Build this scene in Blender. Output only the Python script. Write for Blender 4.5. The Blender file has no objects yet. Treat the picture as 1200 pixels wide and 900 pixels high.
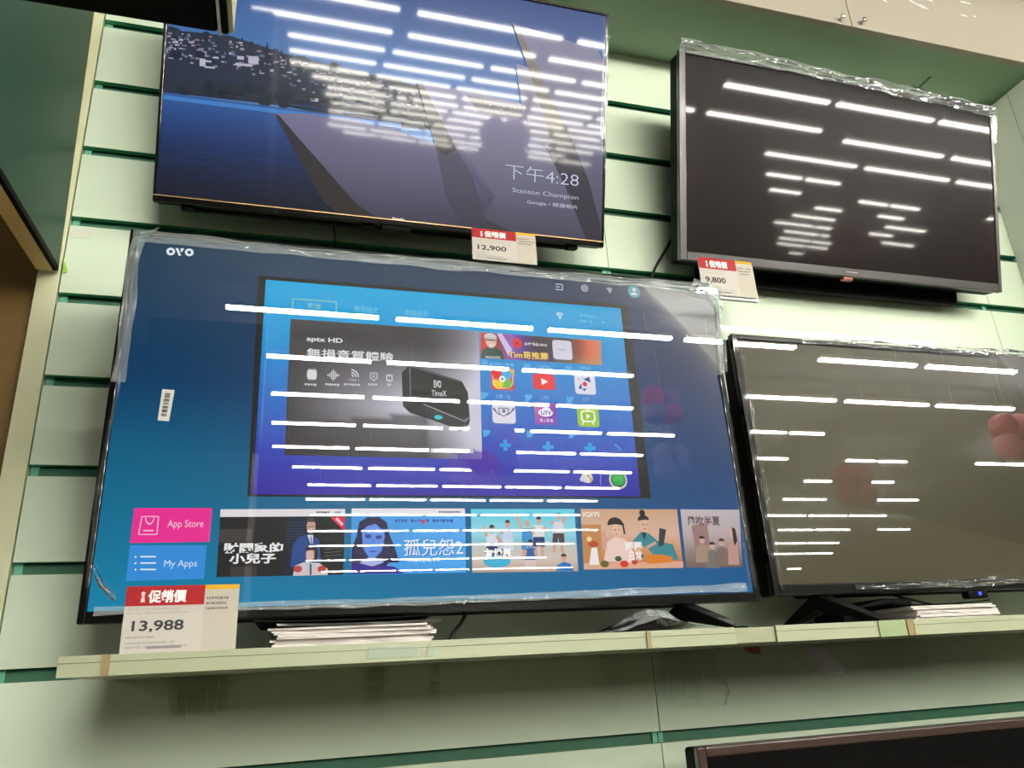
import bpy, bmesh, math, random
from mathutils import Vector, Matrix, noise
random.seed(7)
C = bpy.context.scene.collection
SC = bpy.context.scene
D = bpy.data

# ------------------------------------------------------------------ camera
ZO = 2.9
CAM = Vector((0.42364, -1.45683, -1.36983 + ZO))
RT_ = Vector((0.96043494, -0.27326129, -0.05378653))
UP_ = Vector((-0.04780464, -0.35201282, 0.9347736))
FW_ = Vector((0.27437099, 0.89521798, 0.35114857))
FPX = 905.34
cd = D.cameras.new('camera'); cam = D.objects.new('camera', cd); C.objects.link(cam)
cd.sensor_width = 36; cd.lens = FPX / 1200 * 36; cd.clip_start = .02; cd.clip_end = 200
m = Matrix((RT_, UP_, -FW_)).transposed().to_4x4(); m.translation = CAM
cam.matrix_world = m
SC.camera = cam
# ------------------------------------------------------------------ world, exposure
w = D.worlds.new('world'); SC.world = w; w.use_nodes = True
w.node_tree.nodes['Background'].inputs[0].default_value = (.80, .86, .80, 1)
w.node_tree.nodes['Background'].inputs[1].default_value = .26
SC.view_settings.view_transform = 'Standard'; SC.view_settings.look = 'None'
SC.view_settings.gamma = 1; SC.view_settings.use_curve_mapping = False
SC.view_settings.exposure = 0.0
LAMP = 170.0          # radiance of the ceiling tubes

# ------------------------------------------------------------------ picture rays -> places
def ray(px, py):
    return (RT_ * (px - 600) - UP_ * (py - 450)) / FPX + FW_
def atY(px, py, y):
    d = ray(px, py); return CAM + d * ((y - CAM.y) / d.y)
def atZ(px, py, z):
    d = ray(px, py); return CAM + d * ((z - CAM.z) / d.z)
def atX(px, py, x):
    d = ray(px, py); return CAM + d * ((x - CAM.x) / d.x)

# ------------------------------------------------------------------ materials
def lin(c):
    return tuple(((v / 255) / 12.92 if v / 255 <= .04045 else ((v / 255 + .055) / 1.055) ** 2.4) for v in c[:3])
MATS = {}
def mat(name, col, rough=.5, metal=0, coat=0, coat_r=.03, spec=.5, var=.06, scale=18, bump=0, emit=None, es=0, stretch=(1, 1, 1)):
    if name in MATS: return MATS[name]
    m = D.materials.new(name); m.use_nodes = True
    nt = m.node_tree; b = nt.nodes['Principled BSDF']
    rgb = lin(col)
    tc = nt.nodes.new('ShaderNodeTexCoord'); mp = nt.nodes.new('ShaderNodeMapping')
    mp.inputs['Scale'].default_value = stretch
    nz = nt.nodes.new('ShaderNodeTexNoise'); nz.inputs['Scale'].default_value = scale; nz.inputs['Detail'].default_value = 4
    cr = nt.nodes.new('ShaderNodeMix'); cr.data_type = 'RGBA'
    cr.inputs['A'].default_value = (*[v * (1 - var) for v in rgb], 1)
    cr.inputs['B'].default_value = (*[min(1, v * (1 + var)) for v in rgb], 1)
    nt.links.new(tc.outputs['Object'], mp.inputs[0]); nt.links.new(mp.outputs[0], nz.inputs['Vector'])
    nt.links.new(nz.outputs['Fac'], cr.inputs['Factor']); nt.links.new(cr.outputs['Result'], b.inputs['Base Color'])
    b.inputs['Roughness'].default_value = rough; b.inputs['Metallic'].default_value = metal
    b.inputs['Coat Weight'].default_value = coat; b.inputs['Coat Roughness'].default_value = coat_r
    b.inputs['Specular IOR Level'].default_value = spec
    if bump:
        bp = nt.nodes.new('ShaderNodeBump'); bp.inputs['Strength'].default_value = bump; bp.inputs['Distance'].default_value = .004
        nt.links.new(nz.outputs['Fac'], bp.inputs['Height']); nt.links.new(bp.outputs[0], b.inputs['Normal'])
    if emit:
        b.inputs['Emission Color'].default_value = (*lin(emit), 1); b.inputs['Emission Strength'].default_value = es
    MATS[name] = m
    return m
def attr_mat(name, es, base=.02, rough=.5, coat=0, coat_r=.03, coat_ior=1.5, printed=False):
    """picture or print whose colours are carried by the mesh: a lit screen gives off light, a printed card only reflects it"""
    if name in MATS: return MATS[name]
    m = D.materials.new(name); m.use_nodes = True
    nt = m.node_tree; b = nt.nodes['Principled BSDF']
    a = nt.nodes.new('ShaderNodeVertexColor'); a.layer_name = 'Col'
    if printed:
        nt.links.new(a.outputs['Color'], b.inputs['Base Color'])
    else:
        b.inputs['Base Color'].default_value = (base, base, base, 1)
        nt.links.new(a.outputs['Color'], b.inputs['Emission Color']); b.inputs['Emission Strength'].default_value = es
    b.inputs['Roughness'].default_value = rough; b.inputs['Coat Weight'].default_value = coat
    b.inputs['Coat Roughness'].default_value = coat_r; b.inputs['Coat IOR'].default_value = coat_ior; b.inputs['Specular IOR Level'].default_value = .04
    MATS[name] = m
    return m
def film_mat(name, tint, ior, rough, haze=0, bump=0, scale=30):
    if name in MATS: return MATS[name]
    m = D.materials.new(name); m.use_nodes = True
    nt = m.node_tree; nt.nodes.clear()
    N = nt.nodes.new; L = nt.links.new
    out = N('ShaderNodeOutputMaterial'); tr = N('ShaderNodeBsdfTransparent'); gl = N('ShaderNodeBsdfGlossy'); df = N('ShaderNodeBsdfDiffuse')
    fr = N('ShaderNodeFresnel'); fr.inputs['IOR'].default_value = ior
    gl.inputs['Roughness'].default_value = rough
    tr.inputs['Color'].default_value = (*lin(tint), 1); df.inputs['Color'].default_value = (.75, .82, .78, 1)
    m1 = N('ShaderNodeMixShader'); m1.inputs['Fac'].default_value = haze
    L(tr.outputs[0], m1.inputs[1]); L(df.outputs[0], m1.inputs[2])
    m2 = N('ShaderNodeMixShader'); L(fr.outputs[0], m2.inputs['Fac']); L(m1.outputs[0], m2.inputs[1]); L(gl.outputs[0], m2.inputs[2])
    if bump:
        tc = N('ShaderNodeTexCoord'); nz = N('ShaderNodeTexNoise'); nz.inputs['Scale'].default_value = scale; nz.inputs['Detail'].default_value = 3
        bp = N('ShaderNodeBump'); bp.inputs['Strength'].default_value = bump; bp.inputs['Distance'].default_value = .01
        L(tc.outputs['Object'], nz.inputs['Vector']); L(nz.outputs['Fac'], bp.inputs['Height'])
        L(bp.outputs[0], gl.inputs['Normal']); L(bp.outputs[0], fr.inputs['Normal'])
    L(m2.outputs[0], out.inputs[0])
    MATS[name] = m
    return m

M_slat = mat('slat_pale_green', (202, 217, 194), .5, spec=.15, coat=.55, coat_r=.012, var=.025, scale=3)
M_groove = mat('groove_dark_green', (96, 200, 150), .55, var=.12, scale=9)
M_slattop = mat('slat_top_edge', (112, 136, 108), .6)
M_teal = mat('upright_teal', (96, 168, 140), .5)
M_post = mat('post_beige', (202, 204, 168), .45, var=.03)
M_dark = mat('panel_dark_green', (40, 74, 56), .5, var=.08, scale=5)
M_edge = mat('edge_black', (14, 13, 11), .55, spec=.06)
M_tan = mat('board_tan', (244, 214, 150), .5, var=.06, scale=6)
M_tan2 = mat('board_brown', (116, 90, 42), .5, var=.1, scale=4)
M_soffit = mat('soffit_green', (142, 168, 138), .45, var=.04, scale=6)
M_cream = mat('door_cream', (162, 155, 140), .4, coat=.2, var=.03, scale=4)
M_chrome = mat('chrome', (220, 220, 220), .15, metal=1)
M_side = mat('side_wall_grey', (208, 212, 200), .35, coat=.3, coat_r=.1, var=.03, scale=4)
M_black = mat('plastic_black', (9, 9, 9), .45, spec=.05)
M_gloss = mat('plastic_gloss_black', (12, 11, 11), .25, coat=.5, coat_r=.04, spec=.08)
M_bez = mat('bezel_grey', (54, 52, 52), .35, coat=.4, coat_r=.12)
M_gold = mat('bezel_gold', (196, 158, 112), .3, metal=.8)
M_brown = mat('bezel_brown', (56, 41, 36), .3, coat=.8, coat_r=.06, var=.2, scale=40, stretch=(1, 8, 8))
M_shelf = mat('shelf_pale_green', (136, 141, 112), .45, coat=.3, coat_r=.08, var=.05, scale=8)
M_rail = mat('label_rail', (150, 156, 128), .3, coat=.7, coat_r=.05, var=.05, scale=12)
M_tape = mat('tape_brown', (132, 116, 78), .35, coat=.6, var=.15, scale=60)
M_tapegreen = mat('tape_green', (132, 148, 108), .35, coat=.6, var=.1, scale=40)
M_white = mat('white_plastic', (230, 230, 228), .4)
M_cable = mat('cable_black', (14, 14, 14), .45)
M_lamp = mat('lamp_glow', (255, 255, 255), .5, emit=(255, 250, 238), es=LAMP)
M_lampbody = mat('lamp_housing', (225, 225, 225), .5)
M_ceil = mat('ceiling_paint', (128, 132, 138), .7, var=.03)
M_floor = mat('floor_vinyl', (132, 120, 98), .35, var=.06, scale=1.5)
M_far = mat('far_wall', (66, 60, 54), .7, var=.15, scale=.6)
M_part = mat('partition_dark', (16, 20, 26), .6)
M_blue_led = mat('led_blue', (40, 60, 220), .3, emit=(40, 60, 255), es=2.5)
F_film = film_mat('screen_film', (250, 252, 252), 1.62, .004)
F_crinkle = film_mat('crinkled_film', (240, 248, 245), 1.28, .1, haze=.2, bump=.2, scale=24)
F_clear = film_mat('clear_film', (250, 250, 250), 1.25, .08, haze=.03, bump=.15, scale=20)
F_tape = film_mat('clear_tape', (255, 255, 255), 1.22, .03, haze=.015, bump=.3, scale=40)
S_ovo = attr_mat('lit_screen', 1.0, base=.008, rough=.4)
S_benq = attr_mat('lit_screen_glossy', 1.0, base=.01, rough=.3, coat=.34, coat_r=.04, coat_ior=1.45)
P_card = attr_mat('printed_card', 0, rough=.35, coat=.35, printed=True)

# ------------------------------------------------------------------ mesh helpers
class MB:
    def __init__(s): s.v = []; s.f = []; s.mi = []; s.mats = []
    def _m(s, m):
        if m not in s.mats: s.mats.append(m)
        return s.mats.index(m)
    def face(s, pts, m):
        i = len(s.v); s.v += [tuple(p) for p in pts]; s.f.append(list(range(i, i + len(pts)))); s.mi.append(s._m(m))
    def box(s, a, b, m, front=None, top=None):
        x0, y0, z0 = a; x1, y1, z1 = b
        i = len(s.v)
        s.v += [(x0, y0, z0), (x1, y0, z0), (x1, y1, z0), (x0, y1, z0), (x0, y0, z1), (x1, y0, z1), (x1, y1, z1), (x0, y1, z1)]
        k = s._m(m); kf = s._m(front) if front else k; kt = s._m(top) if top else k
        for q, mm in (((0, 1, 5, 4), kf), ((1, 2, 6, 5), k), ((2, 3, 7, 6), k), ((3, 0, 4, 7), k), ((4, 5, 6, 7), kt), ((3, 2, 1, 0), k)):
            s.f.append([i + j for j in q]); s.mi.append(mm)
    def prism(s, pts, depth, m, front=None):
        """pts: outline in world/local 3D, depth: extrusion vector"""
        dv = Vector(depth); P = [Vector(p) for p in pts]; n = len(P); i = len(s.v)
        s.v += [tuple(p) for p in P] + [tuple(p + dv) for p in P]
        k = s._m(m); kf = s._m(front) if front else k
        s.f.append([i + j for j in range(n)]); s.mi.append(kf)
        s.f.append([i + n + j for j in reversed(range(n))]); s.mi.append(k)
        for j in range(n):
            a, b = j, (j + 1) % n
            s.f.append([i + b, i + a, i + n + a, i + n + b]); s.mi.append(k)
    def tube(s, path, r, m, seg=10):
        P = [Vector(p) for p in path]; n = len(P); i0 = len(s.v); k = s._m(m)
        for j, p in enumerate(P):
            t = (P[min(j + 1, n - 1)] - P[max(j - 1, 0)]).normalized()
            u = t.cross(Vector((0, 0, 1)))
            if u.length < 1e-3: u = t.cross(Vector((0, 1, 0)))
            u.normalize(); v = t.cross(u)
            for q in range(seg):
                a = 2 * math.pi * q / seg
                s.v.append(tuple(p + u * (r * math.cos(a)) + v * (r * math.sin(a))))
        for j in range(n - 1):
            for q in range(seg):
                a = i0 + j * seg + q; b = i0 + j * seg + (q + 1) % seg
                s.f.append([a, b, b + seg, a + seg]); s.mi.append(k)
        s.f.append([i0 + q for q in reversed(range(seg))]); s.mi.append(k)
        s.f.append([i0 + (n - 1) * seg + q for q in range(seg)]); s.mi.append(k)
    def sphere(s, c, r, m, nu=20, nv=12, sq=(1, 1, 1)):
        i0 = len(s.v); k = s._m(m); c = Vector(c)
        for a in range(nv + 1):
            th = math.pi * a / nv
            for b in range(nu):
                ph = 2 * math.pi * b / nu
                s.v.append((c.x + sq[0] * r * math.sin(th) * math.cos(ph), c.y + sq[1] * r * math.sin(th) * math.sin(ph), c.z + sq[2] * r * math.cos(th)))
        for a in range(nv):
            for b in range(nu):
                p = i0 + a * nu + b; q = i0 + a * nu + (b + 1) % nu
                s.f.append([p, p + nu, q + nu, q]); s.mi.append(k)
    def build(s, name, parent=None, bev=0, smooth=False, loc=None):
        me = D.meshes.new(name); me.from_pydata(s.v, [], s.f)
        for mm in s.mats: me.materials.append(mm)
        me.polygons.foreach_set('material_index', s.mi)
        bm = bmesh.new(); bm.from_mesh(me)
        bmesh.ops.remove_doubles(bm, verts=bm.verts, dist=1e-6) if smooth else None
        bmesh.ops.recalc_face_normals(bm, faces=bm.faces) if smooth != 'raw' else None
        bm.to_mesh(me); bm.free()
        if smooth is True: me.polygons.foreach_set('use_smooth', [True] * len(me.polygons))
        o = D.objects.new(name, me); C.objects.link(o)
        if parent: o.parent = parent
        if loc: o.location = loc
        if bev:
            md = o.modifiers.new('bevel', 'BEVEL'); md.width = bev; md.segments = 3; md.limit_method = 'ANGLE'
        return o
def thing(name, label, cat, loc=(0, 0, 0), tilt=0, group=None):
    o = D.objects.new(name, None); C.objects.link(o); o.empty_display_size = .05
    o.location = loc; o.rotation_euler = (tilt, 0, 0)
    o['label'] = label; o['category'] = cat
    if group: o['group'] = group
    return o
def tag(o, label, cat, group=None):
    o['label'] = label; o['category'] = cat
    if group: o['group'] = group
    return o
def struct(o):
    o['kind'] = 'structure'; return o

# text outlines -> flat polygons in unit space
def text_polys(s, bold=0, shear=0):
    c = D.curves.new('text', 'FONT'); c.body = s; c.offset = bold; c.shear = shear; c.resolution_u = 3
    o = D.objects.new('text', c); C.objects.link(o)
    dg = bpy.context.evaluated_depsgraph_get(); dg.update()
    me = D.meshes.new_from_object(o.evaluated_get(dg))
    vs = [tuple(v.co) for v in me.vertices]; fs = [list(p.vertices) for p in me.polygons]
    D.objects.remove(o); D.curves.remove(c); D.meshes.remove(me)
    return vs, fs

class Canvas:
    """flat printed / displayed picture on a plane at local y; (x,z) local metres; colours sRGB 0-255"""
    def __init__(s, O, tilt=0, step=.00025):
        s.O = Vector(O); s.t = tilt; s.step = step
        s.v = []; s.f = []; s.c = []
        s.n = Vector((0, math.cos(tilt), math.sin(tilt)))
    def loc(s, px, py):
        d = ray(px, py); t = (s.O - CAM).dot(s.n) / d.dot(s.n)
        q = CAM + d * t - s.O
        return q.x, -math.sin(s.t) * q.y + math.cos(s.t) * q.z
    def add(s, pts, faces, cols, layer):
        i = len(s.v); y = -s.step * layer
        s.v += [(x, y, z) for x, z in pts]
        for f in faces:
            s.f.append([i + j for j in f]); s.c.append([cols[j] for j in f])
    def poly(s, pts, col, layer, col2=None):
        """pts in picture px"""
        P = [s.loc(*p) for p in pts]; s.lpoly(P, col, layer)
    def lpoly(s, P, col, layer):
        a = sum(P[i][0] * P[(i + 1) % len(P)][1] - P[(i + 1) % len(P)][0] * P[i][1] for i in range(len(P)))
        if a < 0: P = P[::-1]
        s.add(P, [list(range(len(P)))], [lin(col)] * len(P), layer)
    def rect(s, tl, br, layer, fn, nx=1, ny=1):
        """axis-aligned on the surface; fn a colour or function(u,v) with v=0 at top"""
        a = s.loc(*tl); b = s.loc(*br); s.lrect(a, b, layer, fn, nx, ny)
    def lrect(s, a, b, layer, fn, nx=1, ny=1):
        x0, z1 = a; x1, z0 = b
        pts = []; cols = []
        for j in range(ny + 1):
            for i in range(nx + 1):
                u = i / nx; v = j / ny
                pts.append((x0 + (x1 - x0) * u, z1 + (z0 - z1) * v)); cols.append(lin(fn(u, v) if callable(fn) else fn))
        F = [[j * (nx + 1) + i, (j + 1) * (nx + 1) + i, (j + 1) * (nx + 1) + i + 1, j * (nx + 1) + i + 1] for j in range(ny) for i in range(nx)]
        s.add(pts, F, cols, layer)
    def rrect(s, tl, br, r, col, layer):
        x0, z1 = s.loc(*tl); x1, z0 = s.loc(*br); P = []
        for cx, cz, a0 in ((x1 - r, z1 - r, 0), (x0 + r, z1 - r, 90), (x0 + r, z0 + r, 180), (x1 - r, z0 + r, 270)):
            for k in range(6):
                a = math.radians(a0 + k * 18); P.append((cx + r * math.cos(a), cz + r * math.sin(a)))
        s.lpoly(P, col, layer)
    def ell(s, c, rx, ry, col, layer, n=24, a0=0, a1=360):
        """centre px, radii px"""
        x, z = s.loc(*c); xr, _ = s.loc(c[0] + rx, c[1]); _, zr = s.loc(c[0], c[1] - ry)
        k = n if a1 - a0 >= 360 else n + 1
        P = [(x + (xr - x) * math.cos(math.radians(a0 + (a1 - a0) * i / n)), z + (zr - z) * math.sin(math.radians(a0 + (a1 - a0) * i / n))) for i in range(k)]
        if a1 - a0 < 360: P.append((x, z))
        s.lpoly(P, col, layer)
    def ring(s, c, rx, ry, wd, col, layer, a0=0, a1=360, n=24):
        x, z = s.loc(*c); xr, _ = s.loc(c[0] + rx, c[1]); _, zr = s.loc(c[0], c[1] - ry)
        R1, R2 = xr - x, zr - z; k = 1 - wd / rx
        pts = []
        for i in range(n + 1):
            a = math.radians(a0 + (a1 - a0) * i / n)
            pts += [(x + R1 * math.cos(a), z + R2 * math.sin(a)), (x + R1 * k * math.cos(a), z + R2 * k * math.sin(a))]
        s.add(pts, [[2 * i, 2 * i + 2, 2 * i + 3, 2 * i + 1] for i in range(n)], [lin(col)] * len(pts), layer)
    def line(s, pts, wd, col, layer):
        """polyline in px, width px"""
        for a, b in zip(pts[:-1], pts[1:]):
            A = s.loc(*a); B = s.loc(*b); sc = abs(s.loc(a[0] + 1, a[1])[0] - A[0]) * wd / 2
            dx, dz = B[0] - A[0], B[1] - A[1]; l = math.hypot(dx, dz) or 1; nx, nz = -dz / l * sc, dx / l * sc
            s.lpoly([(A[0] + nx, A[1] + nz), (A[0] - nx, A[1] - nz), (B[0] - nx, B[1] - nz), (B[0] + nx, B[1] + nz)], col, layer)
    def text(s, t, tl, br, col, layer, bold=0, shear=0, mirror=False):
        """ink box fitted between two px corners"""
        vs, fs = text_polys(t, bold, shear)
        if not vs: return
        xa = min(v[0] for v in vs); xb = max(v[0] for v in vs); ya = min(v[1] for v in vs); yb = max(v[1] for v in vs)
        x0, z1 = s.loc(*tl); x1, z0 = s.loc(*br)
        P = [(x0 + (v[0] - xa) / (xb - xa) * (x1 - x0), z0 + (v[1] - ya) / (yb - ya) * (z1 - z0)) for v in vs]
        s.add(P, fs, [lin(col)] * len(P), layer)
    def dashes(s, tl, br, rows, col, layer, seed=1, fill=.8):
        """rows of tiny unreadable print, as small ticks"""
        rr = random.Random(seed); x0, z1 = s.loc(*tl); x1, z0 = s.loc(*br)
        h = (z1 - z0) / rows
        for r in range(rows):
            x = x0; zt = z1 - r * h; L = x0 + (x1 - x0) * rr.uniform(.65, 1)
            while x < L:
                wd = h * rr.uniform(.25, .55)
                if rr.random() < fill: s.lrect((x, zt - h * .1), (min(x + wd, x1), zt - h * rr.uniform(.45, .62)), layer, col)
                x += wd + h * .15
    def build(s, name, material, parent, y=0):
        me = D.meshes.new(name); me.from_pydata(s.v, [], s.f); me.materials.append(material)
        ca = me.color_attributes.new('Col', 'FLOAT_COLOR', 'CORNER')
        flat = []
        for cs in s.c:
            for c in cs: flat += [c[0], c[1], c[2], 1]
        ca.data.foreach_set('color', flat)
        o = D.objects.new(name, me); C.objects.link(o); o.parent = parent; o.location = (0, y, 0)
        return o

def mixc(a, b, t): return tuple(a[i] + (b[i] - a[i]) * t for i in range(3))
def ramp(stops, t):
    for (t0, c0), (t1, c1) in zip(stops[:-1], stops[1:]):
        if t <= t1: return mixc(c0, c1, max(0, (t - t0) / (t1 - t0)))
    return stops[-1][1]

# ================================================================== SETTING
P = .165; GAP = .0205
SOF = 0.153 + ZO
XS = [0, 1.122, 2.244, 2.41]
def slat_wall():
    b = MB()
    edges = [SOF + .03] + [ZO - P * k for k in range(0, 17)]
    zt = SOF + .03
    for k in range(0, 17):
        zb = ZO - P * k
        for i in range(3):
            b.box((XS[i] + (.0008 if i else 0), 0, zb), (XS[i + 1] - .0008, .012, zt), M_groove, front=M_slat, top=M_slattop)
        zt = zb - GAP
    o = b.build('wall_back'); struct(o)
    k = MB(); k.box((-.02, .0172, .1), (2.6, .028, SOF + .05), mat('backing_dark', (48, 104, 78), .6)); k.build('backing_board', o)
    for x0, x1 in ((.0, .0125), (1.111, 1.1212), (1.1228, 1.133), (2.230, 2.243)):
        u = MB(); u.box((x0, .0125, .1), (x1, .0168, SOF + .04), M_teal); u.build('upright', o)
    return o
slat_wall()
b = MB(); b.box((-.0405, 0, 0), (-.003, .04, SOF), M_post); o = b.build('trim_1', bev=.0015); struct(o)
b = MB(); b.box((-1.6, .03, 0), (-.0405, .05, SOF), M_tan2); o = b.build('wall_left'); struct(o)
# right return wall, two boards
b = MB(); b.box((2.392, -.1285, 1.2), (2.412, -.001, SOF - .012), M_side)
b.box((2.392, -.34, 1.2), (2.412, -.1297, SOF - .012), M_side); o = b.build('wall_right', bev=.001); struct(o)
b = MB(); b.box((-9, -19, -.05), (20, 1, 0), M_floor); o = b.build('floor'); struct(o)
b = MB(); b.box((-9, -19, 3.502), (20, -.62, 3.56), M_ceil); o = b.build('ceiling'); struct(o)
b = MB(); b.box((-9, -19.2, 0), (20, -19, 3.502), M_far); o = b.build('wall_far'); struct(o)
b = MB(); b.box((-7, -4.2, 0), (.24, -3.2, 3.32), M_part); o = b.build('wall_partition'); struct(o)

def added_gondola():  # shelving added off camera to block and bounce light on the lower wall
    t = thing('added_shelving', 'grey shelving unit added across the aisle behind the viewer to shape the light, mirrored low in the screens', 'shelving', (2, -2.5, 0))
    M_g = mat('added_shelving_grey', (168, 162, 150), .6)
    b = MB(); b.box((-4, -.02, .0), (6, .02, 1.8), M_g); b.build('added_back_panel', t)
    for z in (.1, .55, 1.0, 1.45):
        b = MB(); b.box((-4, -.35, z), (6, .35, z + .03), M_g); b.build('shelf', t)
    for x in (-4.03, 6.0):
        b = MB(); b.box((x, -.35, 0), (x + .03, .35, 1.8), M_g); b.build('added_end_panel', t)
added_gondola()

# ================================================================== OVERHEAD CABINET (top right)
cab = thing('overhead_cabinet', 'cream overhead cabinet with a green underside above the slatted wall', 'cabinet', (1.3, 0, SOF))
def rel(o, t):
    for v in o.data.vertices: v.co -= t.location
    return o
b = MB(); b.box((.02, -.215, SOF + .006), (2.62, -.001, SOF + .44), M_soffit); rel(b.build('carcass', cab), cab)
b = MB(); b.box((.02, -.215, SOF), (2.62, -.125, SOF + .0055), M_soffit); b.box((2.13, -.1245, SOF), (2.62, -.002, SOF + .0055), M_soffit)
rel(b.build('bottom_rail', cab), cab)
xs = atY(996, 33, -.225).x
for x0, x1, kx in ((.6, xs - .001, atY(986, 21, -.24)), (xs + .001, 2.62, atY(1011, 25, -.24))):
    b = MB(); b.box((x0, -.234, SOF - .004), (x1, -.216, SOF + .44), M_cream)
    d = rel(b.build('door', cab, bev=.0015), cab)
    k = MB(); k.tube([(kx.x, -.2345, kx.z), (kx.x, -.243, kx.z)], .003, M_chrome); k.sphere((kx.x, -.246, kx.z), .0068, M_chrome, sq=(1, .7, 1))
    rel(k.build('knob', d, smooth=True), cab)
    if x1 > 2:
        for (px, py, l, a) in ((1075, 6, .05, -24), (1083, 9, .03, -20), (1132, 4, .035, 0), (1130, 19, .02, 0), (1142, 20, .014, 4), (1036, 1, .02, -18), (1090, 1, .02, -10)):
            k = MB(); p = atY(px, py, -.2346); ca, sa = math.cos(math.radians(a)) * l / 2, math.sin(math.radians(a)) * l / 2
            k.prism([(p.x - ca, -.2342, p.z - sa), (p.x + ca, -.2342, p.z + sa), (p.x + ca, -.2342, p.z + sa + .004), (p.x - ca, -.2342, p.z - sa + .005)], (0, -.0008, 0), M_white)
            rel(k.build('tape_scrap', d), cab)

# ================================================================== LEFT BAY DIVIDER PANEL and hanging black unit
def divider():
    z0 = 2.279; z1 = 3.25
    def P3(y, z, side):
        x = -.0045 + (z - z0) * -.026 + (y) * .035 - (.036 if side else 0)
        return Vector((x, y, z))
    t = thing('divider_panel', 'dark green divider board with black edge hanging at the left bay', 'panel', (-.02, -.2, z0))
    b = MB()
    q = [P3(-.008, z0 + .012, 0), P3(-.62, z0 + .012, 0), P3(-.62, z1, 0), P3(-.008, z1, 0)]
    b.prism(q, (-.036, 0, 0), M_tan, front=M_dark); rel(b.build('board', t), t)
    b = MB(); q = [P3(-.008, z0 + .0005, 0), P3(-.62, z0 + .0005, 0), P3(-.62, z0 + .0115, 0), P3(-.008, z0 + .0115, 0)]
    b.prism(q, (-.008, 0, 0), M_edge); rel(b.build('edge_strip', t), t)
    b = MB(); q = [p + Vector((-.0085, 0, 0)) for p in q]
    b.prism(q, (-.0275, 0, 0), M_tan); rel(b.build('bottom_edge', t), t)
divider()
def hanging_unit():
    y = -.85; p0 = atY(268, 42, y); pl = atY(258, 43, y); zb = p0.z; xr = p0.x
    t = thing('hanging_display', 'black boxed display unit hanging in the top left corner', 'display', (0, y, zb))
    b = MB(); b.box((.08, y - .16, zb), (pl.x - .002, y, zb + .3), M_edge)
    rel(b.build('case', t, bev=.004), t)
    b = MB(); b.box((pl.x - .0015, y - .16, zb - .001), (pl.x + .001, y + .0005, zb + .06), M_white); rel(b.build('seam_strip', t), t)
    b = MB(); b.box((pl.x + .0012, y - .16, zb), (xr, y, zb + .3), M_edge); rel(b.build('end_cap', t, bev=.002), t)
    b = MB(); b.box((xr + .0003, y - .15, zb + .002), (xr + .0045, y - .002, zb + .3), M_post); rel(b.build('side_trim', t), t)
hanging_unit()

# ================================================================== TELEVISIONS
def bars(w, h, l, r, t_, bt, d0, d1, m, mb=None):
    """bezel of four bars, local x 0..w, z 0..h, y d0 (front) .. d1"""
    b = MB()
    b.box((0, d0, 0), (l, d1, h), m); b.box((w - r, d0, 0), (w, d1, h), m)
    b.box((l, d0, h - t_), (w - r, d1, h), m); b.box((l, d0, 0), (w - r, d1, bt), mb or m)
    return b
def tv_shell(t, w, h, bz, thick, bulge, mbez, screen_mat, bev=.002, mb=None, bx=.1, bz0=.0, bz1=.6):
    l, r, tt, bb = bz
    bars(w, h, l, r, tt, bb, -.003, .012, mbez, mb).build('bezel', t, bev=bev)
    b = MB(); b.box((.002, .0125, .002), (w - .002, thick, h - .002), M_black); b.build('back_cover', t, bev=.006)
    if bulge:
        b = MB(); z0 = bz0; z1 = h * bz1; x0 = bx * w; x1 = w - bx * w
        b.prism([(x0, thick, z0), (x1, thick, z0), (x1 - .02, thick, z1), (x0 + .02, thick, z1)], (0, bulge, 0), M_black); b.build('rear_housing', t, bev=.012)
    if screen_mat:
        b = MB(); b.box((l + .0003, 0, bb + .0003), (w - r - .0003, .012, h - tt - .0003), screen_mat); return b.build('screen', t)
    b = MB(); b.box((l + .0003, .0006, bb + .0003), (w - r - .0003, .012, h - tt - .0003), M_gloss); return b.build('screen', t)

def ribbon(name, parent, path, width, mat_, amp, seed, n=60, cross=6, y0=-.006):
    """crumpled strip of plastic film along a local (x,z) path; width vector local (x,z)"""
    b = MB(); rr = random.Random(seed)
    L = [0]
    for p, q in zip(path[:-1], path[1:]): L.append(L[-1] + math.hypot(q[0] - p[0], q[1] - p[1]))
    def at(t):
        s = t * L[-1]
        for i in range(len(path) - 1):
            if s <= L[i + 1] + 1e-9:
                k = (s - L[i]) / max(1e-9, L[i + 1] - L[i])
                return (path[i][0] + (path[i + 1][0] - path[i][0]) * k, path[i][1] + (path[i + 1][1] - path[i][1]) * k)
        return path[-1]
    rows = []
    for i in range(n + 1):
        t = i / n; x, z = at(t); row = []
        for j in range(cross + 1):
            k = j / cross
            wob = noise.noise(Vector((t * L[-1] * 7 + seed, k * 4.1, seed * 3.1)))
            edge = noise.noise(Vector((t * L[-1] * 14 - seed, 5.5 * (j > cross / 2), seed))) * .25 * (abs(k - .5) * 2)
            row.append((x + width[0] * (k + edge), y0 - amp * (.5 + .5 * wob + .5 * noise.noise(Vector((t * L[-1] * 20, k * 7, seed)))), z + width[1] * (k + edge)))
        rows.append(row)
    b.v = [p for row in rows for p in row]; k = b._m(mat_)
    for i in range(n):
        for j in range(cross):
            a = i * (cross + 1) + j; b.f.append([a, a + 1, a + cross + 2, a + cross + 1]); b.mi.append(k)
    return b.build(name, parent, smooth='raw')

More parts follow.
